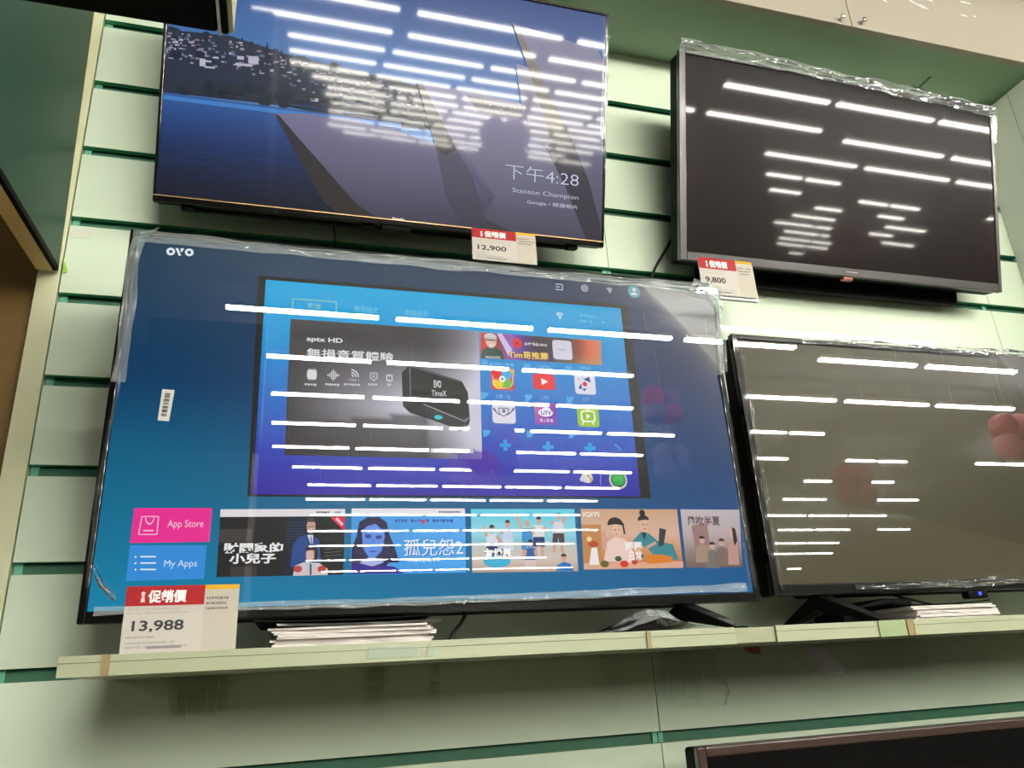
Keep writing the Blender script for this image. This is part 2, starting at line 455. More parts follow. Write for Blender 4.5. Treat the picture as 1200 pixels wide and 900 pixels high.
# ---------------------------------------------------------------- big lit television (bottom left)
OX, OZ, OW, OH = .150, 1.628, 1.100, .642
ovo = thing('television', 'large lit television showing a streaming menu, wrapped in clear film', 'television', (OX, -.2, OZ), group=None)
osc = tv_shell(ovo, OW, OH, (.011, .011, .009, .017), .045, .04, M_gloss, None)
cv = Canvas((OX, -.2, OZ))
scl, scr, scb, sct = .0113, OW - .0113, .0173, OH - .0093
def bg(u, v):
    L = ramp([(0, (26, 62, 86)), (.25, (12, 58, 92)), (.42, (0, 58, 98)), (.6, (0, 92, 130)), (.8, (0, 112, 150)), (1, (8, 132, 172))], v)
    Rr = ramp([(0, (16, 34, 72)), (.3, (12, 44, 92)), (.6, (12, 62, 116)), (.85, (14, 80, 136)), (1, (20, 96, 150))], v)
    return mixc(L, Rr, min(1, max(0, u * 1.1 - .05)))
cv.lrect((scl, sct), (scr, scb), 1, bg, 24, 24)
# logo and status icons
def ovo_logo(c, x0, y0, x1, y1, col, layer, wd):
    wdt = (x1 - x0) / 3.1; cy = (y0 + y1) / 2; ry = (y1 - y0) / 2; rx = wdt * .5
    c.ring((x0 + rx, cy - .5), rx, ry, wd, col, layer); c.ring((x1 - rx, cy + .5), rx, ry, wd, col, layer)
    mx = (x0 + x1) / 2
    c.poly([(mx - rx * 1.0, cy - ry), (mx - rx * .4, cy - ry), (mx + rx * .25, cy + ry), (mx - rx * .3, cy + ry)], col, layer)
    c.poly([(mx + rx * .2, cy - ry), (mx + rx * .95, cy - ry + .4), (mx + rx * .4, cy + ry * .1), (mx + rx * .1, cy - ry * .2)], col, layer)
ovo_logo(cv, 195, 291, 227, 300, (235, 238, 242), 3, 3)
g = (190, 198, 214)
cv.line([(651, 333), (659, 333.6), (659, 340), (651, 339.4)], 1.1, g, 3); cv.line([(651, 336), (656, 336.6)], 1.1, g, 3)
cv.ring((685, 338), 4, 4, 1, g, 3); cv.ring((685, 338), 2, 2, .9, g, 3)
for r in (5, 3): cv.ring((714.5, 342.5), r, r, 1.1, g, 3, 45, 135, 8)
cv.ell((714.5, 342), 1.2, 1.2, g, 3, 8)
cv.ell((743, 342), 7.2, 7.2, (70, 172, 196), 3); cv.ell((743, 339.8), 2.2, 2.4, (225, 240, 244), 4); cv.ell((743, 346), 4, 3, (225, 240, 244), 4, 12, 0, 180)
cv.line([(768, 341), (768, 347)], .8, (120, 128, 150), 3)
cv.text('下午 04:28', (779, 342), (826, 353), (176, 184, 204), 3)
# small paper label with bar code stuck on the glass is its own part below
# inner window: a photographed set-top menu
fr = [(303, 323), (736, 357.5), (763, 584), (290, 582)]
cv.poly(fr, (30, 26, 24), 2)
TL, TR, BR, BL = (311.5, 328), (727, 361.5), (750.5, 582), (296, 579.5)
lTL, lTR, lBR, lBL = [cv.loc(*p) for p in (TL, TR, BR, BL)]
def inner(u, v):
    c = ramp([(0, (0, 170, 222)), (.28, (10, 150, 214)), (.5, (16, 116, 200)), (.72, (42, 84, 186)), (.88, (46, 52, 172)), (1, (52, 36, 158))], v)
    d = ramp([(0, (8, 168, 224)), (.3, (28, 146, 214)), (.6, (42, 112, 200)), (.8, (44, 78, 186)), (1, (42, 34, 158))], v)
    return mixc(c, d, u)
n = 16; pts = []; cols = []
for j in range(n + 1):
    for i in range(n + 1):
        u = i / n; v = j / n
        pts.append(tuple((lTL[k] * (1 - u) + lTR[k] * u) * (1 - v) + (lBL[k] * (1 - u) + lBR[k] * u) * v for k in (0, 1))); cols.append(lin(inner(u, v)))
cv.add(pts, [[j * (n + 1) + i, (j + 1) * (n + 1) + i, (j + 1) * (n + 1) + i + 1, j * (n + 1) + i + 1] for j in range(n) for i in range(n)], cols, 3)
cv.ell((555, 548), 34, 22, (62, 48, 168), 4)
cv.line([(342.5, 368), (343, 350.5), (394, 354), (394, 370), (342.5, 366.5)], 1.2, (150, 200, 170), 5)
cv.text('影音', (361, 355), (376, 363), (150, 205, 190), 5)
cv.text('應用程式', (415, 358.5), (443, 368), (120, 205, 235), 5)
cv.text('高級設定', (474, 363), (502, 372), (120, 205, 235), 5)
for r in (6.5, 4.5, 2.5): cv.ring((656, 373), r, r, 1.1, (215, 232, 240), 5, 45, 135, 8)
cv.ell((656, 373), 1.2, 1.2, (215, 232, 240), 5, 8)
cv.dashes((679, 368), (712, 383), 2, (90, 190, 235), 5, 3)
# grey promo panel
A, B, Cc, Dd = [cv.loc(*p) for p in ((340.5, 374), (561, 388.5), (565, 538.5), (333, 533.5))]
def promo(u, v):
    d = abs(u - .95 + .2 * (v - .5)) ; g1 = max(0, 1 - abs(u - .62) * 1.6) * max(0, 1 - abs(v - .62) * 2.1); g2 = max(0, (u - .72) / .28) ** 1.2
    k = min(1, .05 + 1.0 * g1 + .95 * g2 * (.5 + .5 * min(1, v + .3)))
    if v > .79 - .18 * u and u < .72: k *= .45
    return mixc((48, 44, 46), (206, 202, 216), k)
n = 30; pts = []; cols = []
for j in range(n + 1):
    for i in range(n + 1):
        u = i / n; v = j / n
        pts.append(tuple((A[k] * (1 - u) + B[k] * u) * (1 - v) + (Dd[k] * (1 - u) + Cc[k] * u) * v for k in (0, 1))); cols.append(lin(promo(u, v)))
cv.add(pts, [[j * (n + 1) + i, (j + 1) * (n + 1) + i, (j + 1) * (n + 1) + i + 1, j * (n + 1) + i + 1] for j in range(n) for i in range(n)], cols, 4)
W = (228, 228, 230)
cv.text('aptx HD', (359.5, 394.5), (401.5, 404), W, 6, .022)
cv.text('無損音質體驗', (359.5, 408), (461, 424.5), W, 6, .012)
# feature icons
cv.rrect((360, 433.5), (371, 445), .004, (215, 215, 220), 6)
for k in range(4):
    cv.line([(362 + k * 2.4, 432.3), (362 + k * 2.4, 446)], .8, (215, 215, 220), 6)
for k in range(7): cv.line([(384.3 + k * 2.1, 440 - (1, 2, 4.5, 6.5, 4.5, 2, 1)[k]), (384.3 + k * 2.1, 440 + (1, 2, 4.5, 6.5, 4.5, 2, 1)[k])], 1.3, (205, 205, 210), 6)
for r in (3, 6, 9): cv.ring((411.5, 442), r, r, 1.4, (215, 215, 220), 6, 0, 90, 8)
cv.text('Class 1', (408.5, 443.5), (420.5, 447), (205, 205, 210), 6)
cv.line([(434, 437.5), (442, 437.7), (442, 443), (438, 446.5), (434, 443), (434, 437.5)], 1.1, (200, 200, 208), 6); cv.line([(436, 440), (440, 440.2)], .9, (200, 200, 208), 6); cv.line([(436, 442), (440, 442.2)], .9, (200, 200, 208), 6)
cv.rrect((452.5, 439), (460, 447.5), .002, (200, 200, 206), 6); cv.text('N', (454.3, 441), (458.3, 446), (60, 58, 62), 7, .05)
for x0, x1, s_ in ((357, 373, 1), (381, 398, 2), (403, 426, 3), (431, 446, 4), (454, 459, 5)): cv.dashes((x0, 449), (x1, 455), 1, (200, 200, 206), 6, s_, 1)
# black playback box
cv.poly([(470.5, 437), (479, 429), (484, 429), (541, 447), (548, 460), (550.5, 493), (549, 498.5), (537, 503.5), (502, 491), (480, 484), (472, 476)], (30, 29, 31), 6)
cv.poly([(483, 430.5), (540, 448.5), (546, 461), (548.5, 491), (497, 473.5), (483, 465)], (22, 21, 23), 7)
cv.poly([(496, 474), (548.5, 492.5), (546, 498), (536, 502), (500, 489), (492, 476)], (40, 39, 42), 7)
cv.line([(480, 430), (481, 467)], 1, (120, 120, 126), 8); cv.line([(496, 474), (544, 494), (549.5, 490)], 1.2, (150, 150, 158), 8); cv.line([(482, 430), (541, 448.5)], .8, (110, 110, 116), 8)
cv.poly([(535, 503), (541, 502.5), (542, 505), (537, 505.5)], (20, 20, 20), 6)
cv.text('EVO', (508, 446), (517, 455), (200, 200, 205), 8, .04); cv.text('TimeX', (505.5, 457.5), (523, 465), (200, 200, 205), 8, .01)
cv.ell((513.5, 489.5), 4.8, 2.7, (40, 190, 205), 9)
cv.text('支援5.2 HDR超高畫質', (444, 524), (519, 531), (225, 225, 228), 6, .02)
cv.rect((518.5, 525), (554.5, 531.5), 6, (196, 192, 204)); cv.dashes((522, 526.5), (552, 531), 1, (90, 90, 100), 7, 9, 1)
# banner
Q = [cv.loc(*p) for p in ((563, 389.5), (704, 399.5), (705, 428), (563, 420))]
def ban(u, v):
    c = ramp([(0, (220, 74, 40)), (.14, (150, 60, 60)), (.24, (150, 90, 190)), (.34, (84, 56, 140)), (.46, (66, 54, 60)), (.7, (58, 50, 56)), (.8, (150, 70, 50)), (.9, (226, 110, 70)), (1, (210, 130, 90))], u)
    return mixc(c, (110, 60, 150) if u < .6 else (170, 160, 90), max(0, v - .55) * .9)
n = 24; pts = []; cols = []
for j in range(n + 1):
    for i in range(n + 1):
        u = i / n; v = j / n
        pts.append(tuple((Q[0][k] * (1 - u) + Q[1][k] * u) * (1 - v) + (Q[3][k] * (1 - u) + Q[2][k] * u) * v for k in (0, 1))); cols.append(lin(ban(u, v)))
cv.add(pts, [[j * (n + 1) + i, (j + 1) * (n + 1) + i, (j + 1) * (n + 1) + i + 1, j * (n + 1) + i + 1] for j in range(n) for i in range(n)], cols, 4)
cv.poly([(582, 391), (588, 391.3), (600, 410), (596, 418)], (206, 190, 232), 5)
cv.poly([(563.5, 420), (565, 410.5), (572, 406.5), (580, 407), (588, 412), (591, 421.5)], (38, 76, 56), 6)
cv.ell((575, 400), 6.4, 8.2, (228, 186, 166), 7); cv.ell((574.5, 395.5), 7.3, 4.3, (206, 206, 210), 8, 16, 0, 180); cv.line([(567, 396), (582, 397.5)], 1.8, (190, 190, 196), 8)
cv.line([(569, 398.6), (580.5, 399.6)], 1.4, (50, 50, 70), 9); cv.line([(573, 405), (578, 405)], 1, (250, 250, 250), 9)
cv.text('ROOTS', (569, 417.5), (586, 421), (225, 228, 228), 8, .02)
cv.ell((606, 402.5), 5.8, 5.8, (226, 30, 42), 6); cv.ell((606, 402.5), 1.4, 1.4, (90, 20, 24), 7, 10)
cv.text('台灣精品.2022', (614, 401.5), (641, 406.5), (232, 226, 220), 6, .02)
cv.text('Tim哥推薦', (595.5, 411), (642.5, 422.5), (120, 60, 10), 6, .07); cv.text('Tim哥推薦', (595.5, 411), (642.5, 422.5), (250, 214, 110), 7, .015)
cv.rrect((646.5, 398.5), (671, 422.5), .006, (214, 208, 226), 6); cv.line([(653, 410), (663, 410.7)], .8, (140, 136, 150), 7)
# app captions and icons
for x in (588, 635, 682):
    pass
cap = (130, 200, 235)
cv.text('品牌線上影城', (573, 424.5), (602, 430), cap, 5); cv.text('YouTube', (629, 427.5), (645, 432), cap, 5); cv.text('四季影視', (679, 429), (692, 434), cap, 5)
cv.text('大愛一台', (580, 462), (598, 467.5), cap, 5); cv.text('LiTV', (634, 464.5), (643, 469), cap, 5); cv.text('GTV', (682, 466.5), (691, 471), cap, 5)
for (x, y) in ((563.5, 422), (613, 426), (662, 428.5), (563.5, 460), (615, 462.5), (663.5, 465), (566, 504), (617, 505), (666, 505.5)):
    cv.ell((x, y), 8.5, 8, (72, 170, 226), 4, 8, 270, 360)
cv.rrect((575, 432.5), (602.5, 458), .004, (226, 44, 40), 6)
for dx, dy, c in ((-5, -5, (228, 30, 40)), (5.2, -6, (40, 172, 226)), (6, 4.5, (120, 186, 70)), (-4.5, 4.5, (244, 206, 40))): cv.ell((588 + dx, 445.5 + dy), 6, 6, c, 7)
cv.poly([(595, 433), (602, 433), (602, 442)], (240, 170, 60), 7)
cv.ell((588.3, 444.5), 3.6, 3.6, (250, 250, 250), 8, 14); cv.poly([(587.3, 442.6), (590.6, 444.6), (587.3, 446.8)], (30, 60, 120), 9); cv.line([(585, 455), (592, 455.3)], 1, (250, 230, 220), 7)
cv.line([(577.5, 440), (577.5, 450), (580, 454)], .8, (255, 225, 215), 7); cv.line([(600.5, 441), (600.5, 450), (598, 454)], .8, (255, 225, 215), 7)
cv.rrect((624, 438), (650.5, 457.5), .005, (232, 34, 34), 6); cv.poly([(634, 443.5), (642, 447.7), (634.5, 451.5)], (250, 244, 244), 7)
cv.rrect((672, 436.5), (698.5, 463), .006, (226, 222, 236), 6)
cv.poly([(683, 445), (690, 442), (692, 449), (688, 447)], (34, 66, 150), 7); cv.poly([(677.5, 455), (681, 449.5), (681.5, 457)], (34, 66, 150), 7); cv.poly([(682, 456), (687, 455.5), (684.5, 459)], (34, 66, 150), 7)
cv.ell((685, 450.5), 2.7, 2.8, (222, 30, 50), 8, 14); cv.line([(676.5, 443), (680, 446.5)], .9, (200, 150, 140), 7); cv.line([(681, 440), (682, 444)], .9, (150, 180, 120), 7)
cv.rrect((576, 469.5), (604.5, 497), .006, (226, 220, 234), 6)
for s_ in (-1, 1):
    for k in range(4): cv.line([(590 + s_ * 4, 487), (590 + s_ * (8 + k * 1.2), 484.5 - k * 1.3), (590 + s_ * (10.5 + k * .6), 479 - k * .3)], .8, (104, 98, 124), 7)
cv.line([(584, 478.5), (596, 479), (595, 485), (590, 488.5), (585, 485), (584, 478.5)], 1.1, (104, 98, 124), 7); cv.ell((590, 482), 2.1, 2.4, (130, 124, 146), 7, 12)
cv.rect((625.5, 472), (653, 498.5), 6, lambda u, v: mixc((226, 104, 150), (132, 60, 176), min(1, (u + v) * .8)), 4, 4)
cv.ell((639, 484), 8.5, 4.6, (246, 240, 250), 7); cv.ell((640, 481), 5, 3.6, (246, 240, 250), 7); cv.text('LiTV', (633.5, 481.5), (646, 487), (110, 40, 150), 8, .03); cv.text('線上影視', (632, 490.5), (648, 495.5), (236, 214, 246), 7, .01)
cv.poly([(625.5, 472), (634, 471.8), (625.8, 479.5)], (240, 150, 60), 7)
cv.rrect((675, 474.5), (702.5, 501), .006, (154, 196, 36), 6)
cv.rrect((679.5, 481), (698, 495.5), .006, (238, 246, 214), 7); cv.rrect((681.8, 483), (695.8, 493.5), .004, (150, 192, 40), 8); cv.poly([(686.5, 485), (691.5, 488.2), (686.8, 491.5)], (246, 250, 236), 9)
cv.line([(683, 476), (688, 481)], 1.3, (238, 246, 214), 7); cv.line([(694.5, 476.5), (689, 481)], 1.3, (238, 246, 214), 7); cv.line([(683.5, 495), (682, 498)], 1.8, (238, 246, 214), 7); cv.line([(694, 495.3), (695.5, 498.2)], 1.8, (238, 246, 214), 7)
for x, y in ((592, 522), (642, 524), (691, 525.5)):
    cv.line([(x, y - 6.5), (x, y + 6.5)], 4.2, (40, 156, 228), 5); cv.line([(x - 6.5, y), (x + 6.5, y)], 4.2, (40, 156, 228), 5)
cv.line([(720, 520.5), (727.5, 527.5)], 2.4, (50, 140, 226), 5)
cv.line([(703.3, 554), (703.6, 568)], .8, (150, 140, 210), 5)
cv.ell((687.5, 560), 6.8, 6.2, (224, 214, 190), 6); cv.poly([(679, 560), (686, 559), (688, 565), (679.5, 564)], (214, 212, 226), 7); cv.poly([(690, 558), (695, 562), (691, 567)], (206, 176, 120), 7); cv.ell((689, 558), 1, 1, (60, 50, 40), 8, 8)
cv.ell((724, 562.5), 10.6, 10.8, (206, 200, 196), 6); cv.ell((724, 562.5), 8.6, 8.8, (40, 70, 40), 7); cv.ell((724, 562), 7.6, 7.6, (36, 168, 66), 8); cv.text('OTT', (718.5, 558.5), (729.5, 564), (90, 200, 110), 9, .02)
# bottom tiles
cv.rect((157.5, 595.5), (245.5, 635), 3, lambda u, v: mixc((240, 44, 146), (246, 70, 160), v))
cv.poly([(157.5, 595.5), (246.5, 595.5), (243.5, 635), (152.5, 636.5)], (238, 44, 146), 4)
cv.poly([(152.5, 639), (242.5, 639), (239, 678.5), (147.5, 681)], (52, 140, 218), 4)
pk = (250, 190, 222)
cv.line([(166.5, 605.5), (186, 605.5), (184, 626.5), (162.5, 626.5), (166.5, 605.5)], 1.3, pk, 6); cv.ring((176, 606.5), 5.5, 8.5, 1.2, pk, 6, 180, 360, 12); cv.line([(168, 622), (180, 622)], 1.8, pk, 6)
cv.text('App Store', (197, 609.5), (238, 620.5), (250, 200, 226), 6)
for y in (652.5, 660, 667.5): cv.line([(164.5, y), (183, y)], 1.8, (222, 238, 250), 6); cv.ell((159, y + .2), 1.2, 1.2, (222, 238, 250), 6, 8)
cv.text('My Apps', (193, 656.5), (230.5, 666.5), (206, 230, 250), 6)
def quad_grad(q, fn, layer, n=12):
    q = [cv.loc(*p) for p in q]; pts = []; cols = []
    for j in range(n + 1):
        for i in range(n + 1):
            u = i / n; v = j / n
            pts.append(tuple((q[0][k] * (1 - u) + q[1][k] * u) * (1 - v) + (q[3][k] * (1 - u) + q[2][k] * u) * v for k in (0, 1))); cols.append(lin(fn(u, v)))
    cv.add(pts, [[j * (n + 1) + i, (j + 1) * (n + 1) + i, (j + 1) * (n + 1) + i + 1, j * (n + 1) + i + 1] for j in range(n) for i in range(n)], cols, layer)
# poster 1: dark office drama (generic figures)
quad_grad([(258.5, 597), (404.5, 596.5), (402, 673.5), (253.5, 676.5)], lambda u, v: mixc((38, 34, 34), (22, 34, 60) if .5 < u < .7 else (26, 28, 30), min(1, abs(u - .2) * 2)), 3)
cv.poly([(258.5, 597), (404.5, 596.5), (404.2, 605), (258, 606)], (226, 220, 224), 4); cv.dashes((371, 599), (390, 604), 1, (70, 70, 80), 5, 3, 1); cv.dashes((392, 599), (402, 604), 1, (60, 150, 170), 5, 4, 1)
cv.poly([(257, 620), (296, 620), (296, 635), (256.5, 636)], (66, 60, 58), 4); cv.poly([(270, 664), (301, 664), (300, 675), (270, 676)], (60, 54, 54), 4)
for k in range(8): cv.line([(336, 613 + k * 3.2), (358, 612.8 + k * 3.2)], .5, (60, 78, 112), 4)
for k in range(4): cv.line([(380, 640 + k * 4), (400, 638 + k * 4)], .7, (96, 96, 96), 4)
cv.poly([(340, 664), (343, 640), (350, 630), (362, 626), (374, 632), (376, 660), (362, 672)], (38, 72, 138), 5); cv.poly([(360, 627), (367, 627), (366, 642)], (214, 214, 224), 6); cv.line([(364, 629), (365.5, 640)], 1.2, (30, 34, 50), 7)
cv.ell((364.5, 617), 5.2, 8, (196, 156, 138), 6); cv.ell((364, 612), 5.6, 5, (72, 60, 58), 7, 14, 0, 180); cv.line([(360, 617.5), (369, 617.3)], .8, (80, 50, 46), 8)
cv.poly([(343, 675), (346, 663), (356, 659), (374, 660), (384, 667), (384, 674)], (214, 196, 196), 7); cv.poly([(358, 660), (368, 660), (362, 674)], (178, 196, 214), 8); cv.line([(364, 661), (364, 674)], 1.8, (36, 38, 46), 9)
for x in (349, 377): cv.ell((x, 667), 5, 4, (186, 70, 70), 8)
cv.ell((363.5, 650.5), 5, 8.5, (216, 176, 160), 9); cv.ell((365, 645), 7, 6.5, (36, 34, 38), 10, 16, 0, 190); cv.poly([(366, 642), (372, 644), (372, 658), (367.5, 657)], (34, 32, 36), 9)
cv.text('財閥家的', (262, 636.5), (331.5, 648), (238, 234, 234), 11, .035); cv.text('小兒子', (269, 649), (323, 660.5), (238, 234, 234), 11, .035)
cv.poly([(387, 606), (404, 605.8), (403.6, 623)], (226, 32, 74), 5); cv.line([(394, 607.5), (401.5, 615.5)], 3, (245, 190, 205), 6)
# poster 2: blue portrait (generic figure)
quad_grad([(412, 598), (545, 597.5), (546, 671), (410.5, 673.5)], lambda u, v: mixc((60, 150, 222), (78, 166, 238), u), 3)
cv.poly([(412, 596), (544.5, 596), (545, 604), (411.5, 605)], (232, 228, 234), 4); cv.dashes((514, 598.5), (542, 603.5), 1, (80, 86, 110), 5, 6, 1)
cv.poly([(411, 672), (412, 643), (418, 628), (421, 612), (430, 606.5), (444, 606), (453, 612), (456, 626), (462, 640), (468, 659), (455, 660), (448, 672)], (40, 34, 74), 4)
cv.poly([(411, 673), (412, 663), (428, 659), (444, 662), (462, 664), (473, 672)], (58, 40, 140), 5); cv.poly([(421, 660), (432, 653), (446, 655), (450, 659), (436, 664)], (170, 176, 226), 6)
cv.poly([(424, 622), (428, 614), (438, 611.5), (447, 615), (451, 628), (447, 646), (439, 654.5), (431, 652), (425, 642)], (96, 142, 226), 7)
cv.poly([(422, 625), (427, 613), (438, 610), (449, 613), (453, 627), (449, 622), (440, 614), (430, 617)], (48, 34, 78), 8)
cv.poly([(428, 626), (435, 627), (434.5, 631), (428, 631)], (44, 64, 150), 8); cv.poly([(440, 628), (447, 627.5), (447, 631.5), (440.5, 632)], (44, 64, 150), 8)
cv.line([(437, 632), (436, 640), (439, 641.5)], 1, (66, 100, 190), 8); cv.line([(433, 646.5), (441, 646.5)], 1.3, (60, 60, 150), 8)
cv.text('孤兒怨2', (473, 632), (542.5, 651), (226, 240, 252), 8); cv.text('孤兒怨2', (474.5, 633), (543.5, 651.8), (70, 110, 190), 7)
cv.dashes((459, 608), (545, 615), 1, (52, 84, 170), 6, 11, .9); cv.ell((496, 611.5), 2.5, 3, (196, 60, 110), 7, 10); cv.dashes((478, 654.5), (528, 661.5), 1, (206, 222, 246), 6, 12, .9); cv.dashes((482, 667), (540, 671), 1, (60, 96, 190), 6, 13, 1)
# poster 3: beach group
quad_grad([(551.5, 596.5), (673, 596.5), (677.5, 669.5), (553.5, 671)], lambda u, v: ramp([(0, (92, 204, 226)), (.4, (150, 214, 226)), (.55, (120, 190, 206)), (.58, (190, 196, 190)), (.8, (214, 196, 184)), (1, (190, 160, 140))], v), 3)
sk = (214, 160, 140)
def dude(x, y, hh, shirt, pants, layer, hair=(56, 44, 42), arms=((-6, 2),), legs=True):
    cv.ell((x, y), hh * .62, hh, sk, layer + 1, 14); cv.ell((x, y - hh * .25), hh * .68, hh * .85, hair, layer + 2, 12, 0, 180)
    cv.poly([(x - hh * 1.3, y + hh * 1.3), (x + hh * 1.3, y + hh * 1.3), (x + hh * 1.6, y + hh * 4.6), (x - hh * 1.5, y + hh * 4.6)], shirt, layer)
    cv.poly([(x - hh * 1.4, y + hh * 4.4), (x + hh * 1.5, y + hh * 4.4), (x + hh * 1.7, y + hh * 7), (x + hh * .2, y + hh * 7), (x, y + hh * 5.4), (x - hh * .2, y + hh * 7), (x - hh * 1.6, y + hh * 7)], pants, layer + 1)
    if legs:
        for s_ in (-1, 1): cv.line([(x + s_ * hh * .9, y + hh * 6.8), (x + s_ * hh * 1.1, y + hh * 9.6)], hh * .8, sk, layer)
    for ax, ay in arms: cv.line([(x + math.copysign(hh * 1.2, ax), y + hh * 1.8), (x + ax, y + ay)], hh * .75, sk, layer + 1)
dude(654, 605.5, 4.4, (220, 214, 222), (72, 62, 66), 4, arms=((-9, 6), (9, -3)))
dude(631, 610, 4.4, (226, 222, 220), (40, 62, 104), 5, arms=((10, 14), (-6, 12)))
dude(617.5, 614, 4.3, (60, 144, 206), (70, 140, 200), 6, hair=(200, 170, 150), arms=((-14, -12), (8, 12)), legs=True)
dude(594.5, 614, 4.4, (196, 208, 230), (204, 214, 230), 4, arms=((-8, 12),), legs=False)
dude(576, 620, 4.6, (218, 222, 232), (34, 50, 90), 7, arms=((-10, -2), (14, 20)), legs=False)
dude(621, 637, 4.4, (40, 100, 160), (220, 196, 190), 9, hair=(48, 50, 64), arms=((-7, 14), (8, 16)), legs=False)
cv.poly([(651, 669.5), (653, 662), (660, 658.5), (668, 661), (672, 669.5)], (40, 116, 190), 10); cv.ell((660, 654), 2.9, 4.6, sk, 11, 14); cv.ell((660, 652.6), 3.4, 3.8, (70, 56, 50), 12, 12, 0, 180)
cv.ell((582, 658), 16, 7.5, (60, 176, 214), 11); cv.text('友世界', (566, 643), (600, 656), (250, 248, 248), 13, .06); cv.text('友世界', (566, 643), (600, 656), (40, 40, 50), 12, .14)
cv.text('LINE TV', (559.5, 602.5), (573.5, 606), (40, 90, 90), 6, .02)
# poster 4: two people at a table
quad_grad([(680, 596.5), (793, 597), (800.5, 665.5), (684, 667.5)], lambda u, v: ramp([(0, (206, 164, 130)), (.4, (222, 180, 158)), (.75, (206, 140, 90)), (.88, (196, 120, 80)), (1, (232, 176, 150))], v if u < .5 else v * .95), 3)
cv.poly([(681, 615), (704, 615), (705, 664), (684, 666)], (196, 136, 78), 4); cv.poly([(684, 660), (800, 658), (800.5, 665.5), (684, 667.5)], (226, 170, 140), 5)
cv.poly([(707, 658), (711, 636), (720, 629), (732, 632), (740, 642), (744, 660)], (240, 206, 196), 6); cv.poly([(704, 628), (707, 618), (710, 628), (712, 646), (706, 644)], sk, 6)
cv.ell((722.5, 621.5), 5.2, 7.6, (232, 186, 164), 7); cv.ell((720.5, 614.5), 9, 8, (46, 34, 34), 8, 18, -10, 190); cv.line([(729, 613), (731.5, 626)], 2, (46, 34, 34), 8)
cv.poly([(741, 634), (750, 624), (760, 625), (770, 634), (788, 638), (795, 656), (770, 657), (760, 644)], (62, 136, 146), 6); cv.poly([(751, 624), (757, 624), (755, 634)], (40, 60, 70), 7)
cv.ell((754.5, 615.5), 5, 7.6, (226, 180, 158), 7); cv.ell((753.5, 609.5), 6.6, 5.6, (40, 32, 34), 8, 16, 0, 190); cv.ell((752, 601.5), 3.4, 4, (40, 32, 34), 8)
for x, y in ((722.5, 622), (755, 616)):
    cv.line([(x - 3.2, y - 1), (x - 1.2, y - .8)], .9, (70, 44, 40), 9); cv.line([(x + 1, y - .8), (x + 3, y - 1)], .9, (70, 44, 40), 9); cv.line([(x - 1.3, y + 4), (x + 1.3, y + 4)], .9, (190, 70, 70), 9)
cv.poly([(772, 619), (780, 621), (777, 639), (771, 641)], (56, 62, 64), 9); cv.line([(757, 642), (768, 636)], 3, sk, 8)
cv.poly([(756, 650), (775, 650), (788, 653), (786, 659), (758, 661)], (226, 130, 40), 8); cv.poly([(693, 641), (699, 641), (702, 662), (690, 662)], (240, 234, 232), 7); cv.ell((695, 638), 6, 4, (190, 80, 50), 8); cv.ell((690, 632), 3, 3, (240, 214, 160), 8)
for x, y, r, c in ((731, 661, 5, (216, 60, 40)), (743, 659, 3.5, (196, 70, 50)), (724, 655, 4, (70, 96, 56)), (750, 652, 4, (90, 110, 60)), (708, 661, 5, (110, 100, 50))): cv.ell((x, y), r, r * .8, c, 9)
cv.text('卿卿', (731, 635), (752, 646), (250, 240, 236), 11, .03); cv.text('日常', (736, 646), (752, 657), (250, 240, 236), 11, .03)
cv.text('iQIYI', (682.5, 600), (702, 606.5), (246, 232, 220), 6, .025)
# poster 5: pale drama poster
quad_grad([(797, 597), (866, 597.5), (870, 664.5), (804, 665.5)], lambda u, v: ramp([(0, (196, 186, 192)), (.45, (190, 172, 172)), (.75, (150, 130, 122)), (1, (120, 96, 90))], v), 3)
cv.poly([(810, 616), (828, 613), (832, 640), (815, 646)], (160, 122, 120), 4)
for x, y, c in ((822, 633, (170, 140, 124)), (834, 640, (120, 116, 108)), (845, 636, (130, 110, 100))):
    cv.ell((x, y), 3.2, 4.2, (206, 166, 146), 6); cv.ell((x, y - 1.6), 3.5, 3.4, (60, 50, 46), 7, 12, 0, 180); cv.poly([(x - 7, y + 26), (x - 6, y + 8), (x, y + 4), (x + 7, y + 8), (x + 9, y + 26)], c, 5)
cv.poly([(853, 662), (853, 636), (858, 630), (863, 634), (866, 662)], (196, 150, 140), 6); cv.ell((857.5, 625.5), 3.5, 5.4, (214, 172, 154), 7); cv.poly([(857, 618), (861, 620), (863.5, 634), (860, 640), (858, 628)], (40, 28, 26), 8)
cv.text('風吹半夏', (804, 605), (844, 616), (90, 58, 56), 8, .02)
pic = cv.build('picture', S_ovo, osc)
# maker's mark on the bezel
c2 = Canvas((OX, -.2, OZ)); ovo_logo(c2, 533.5, 704, 545, 707.5, (168, 168, 168), 1, 1.2); c2.build('maker_mark', P_card, ovo, y=-.0032)
# barcode sticker
c2 = Canvas((OX, -.2, OZ)); c2.poly([(190.5, 457), (205, 458), (198.5, 494.5), (185, 493.5)], (222, 220, 214), 1)
rr = random.Random(3)
for k in range(24):
    t_ = k / 24; y = 462 + 27 * t_
    if rr.random() < .75: c2.line([(193.5 - 3.7 * t_ * 1.2, y), (200 - 3.9 * t_ * 1.2, y + .4)], rr.uniform(.5, 1.1), (70, 66, 62), 2)
c2.build('barcode_sticker', P_card, ovo, y=-.0035)
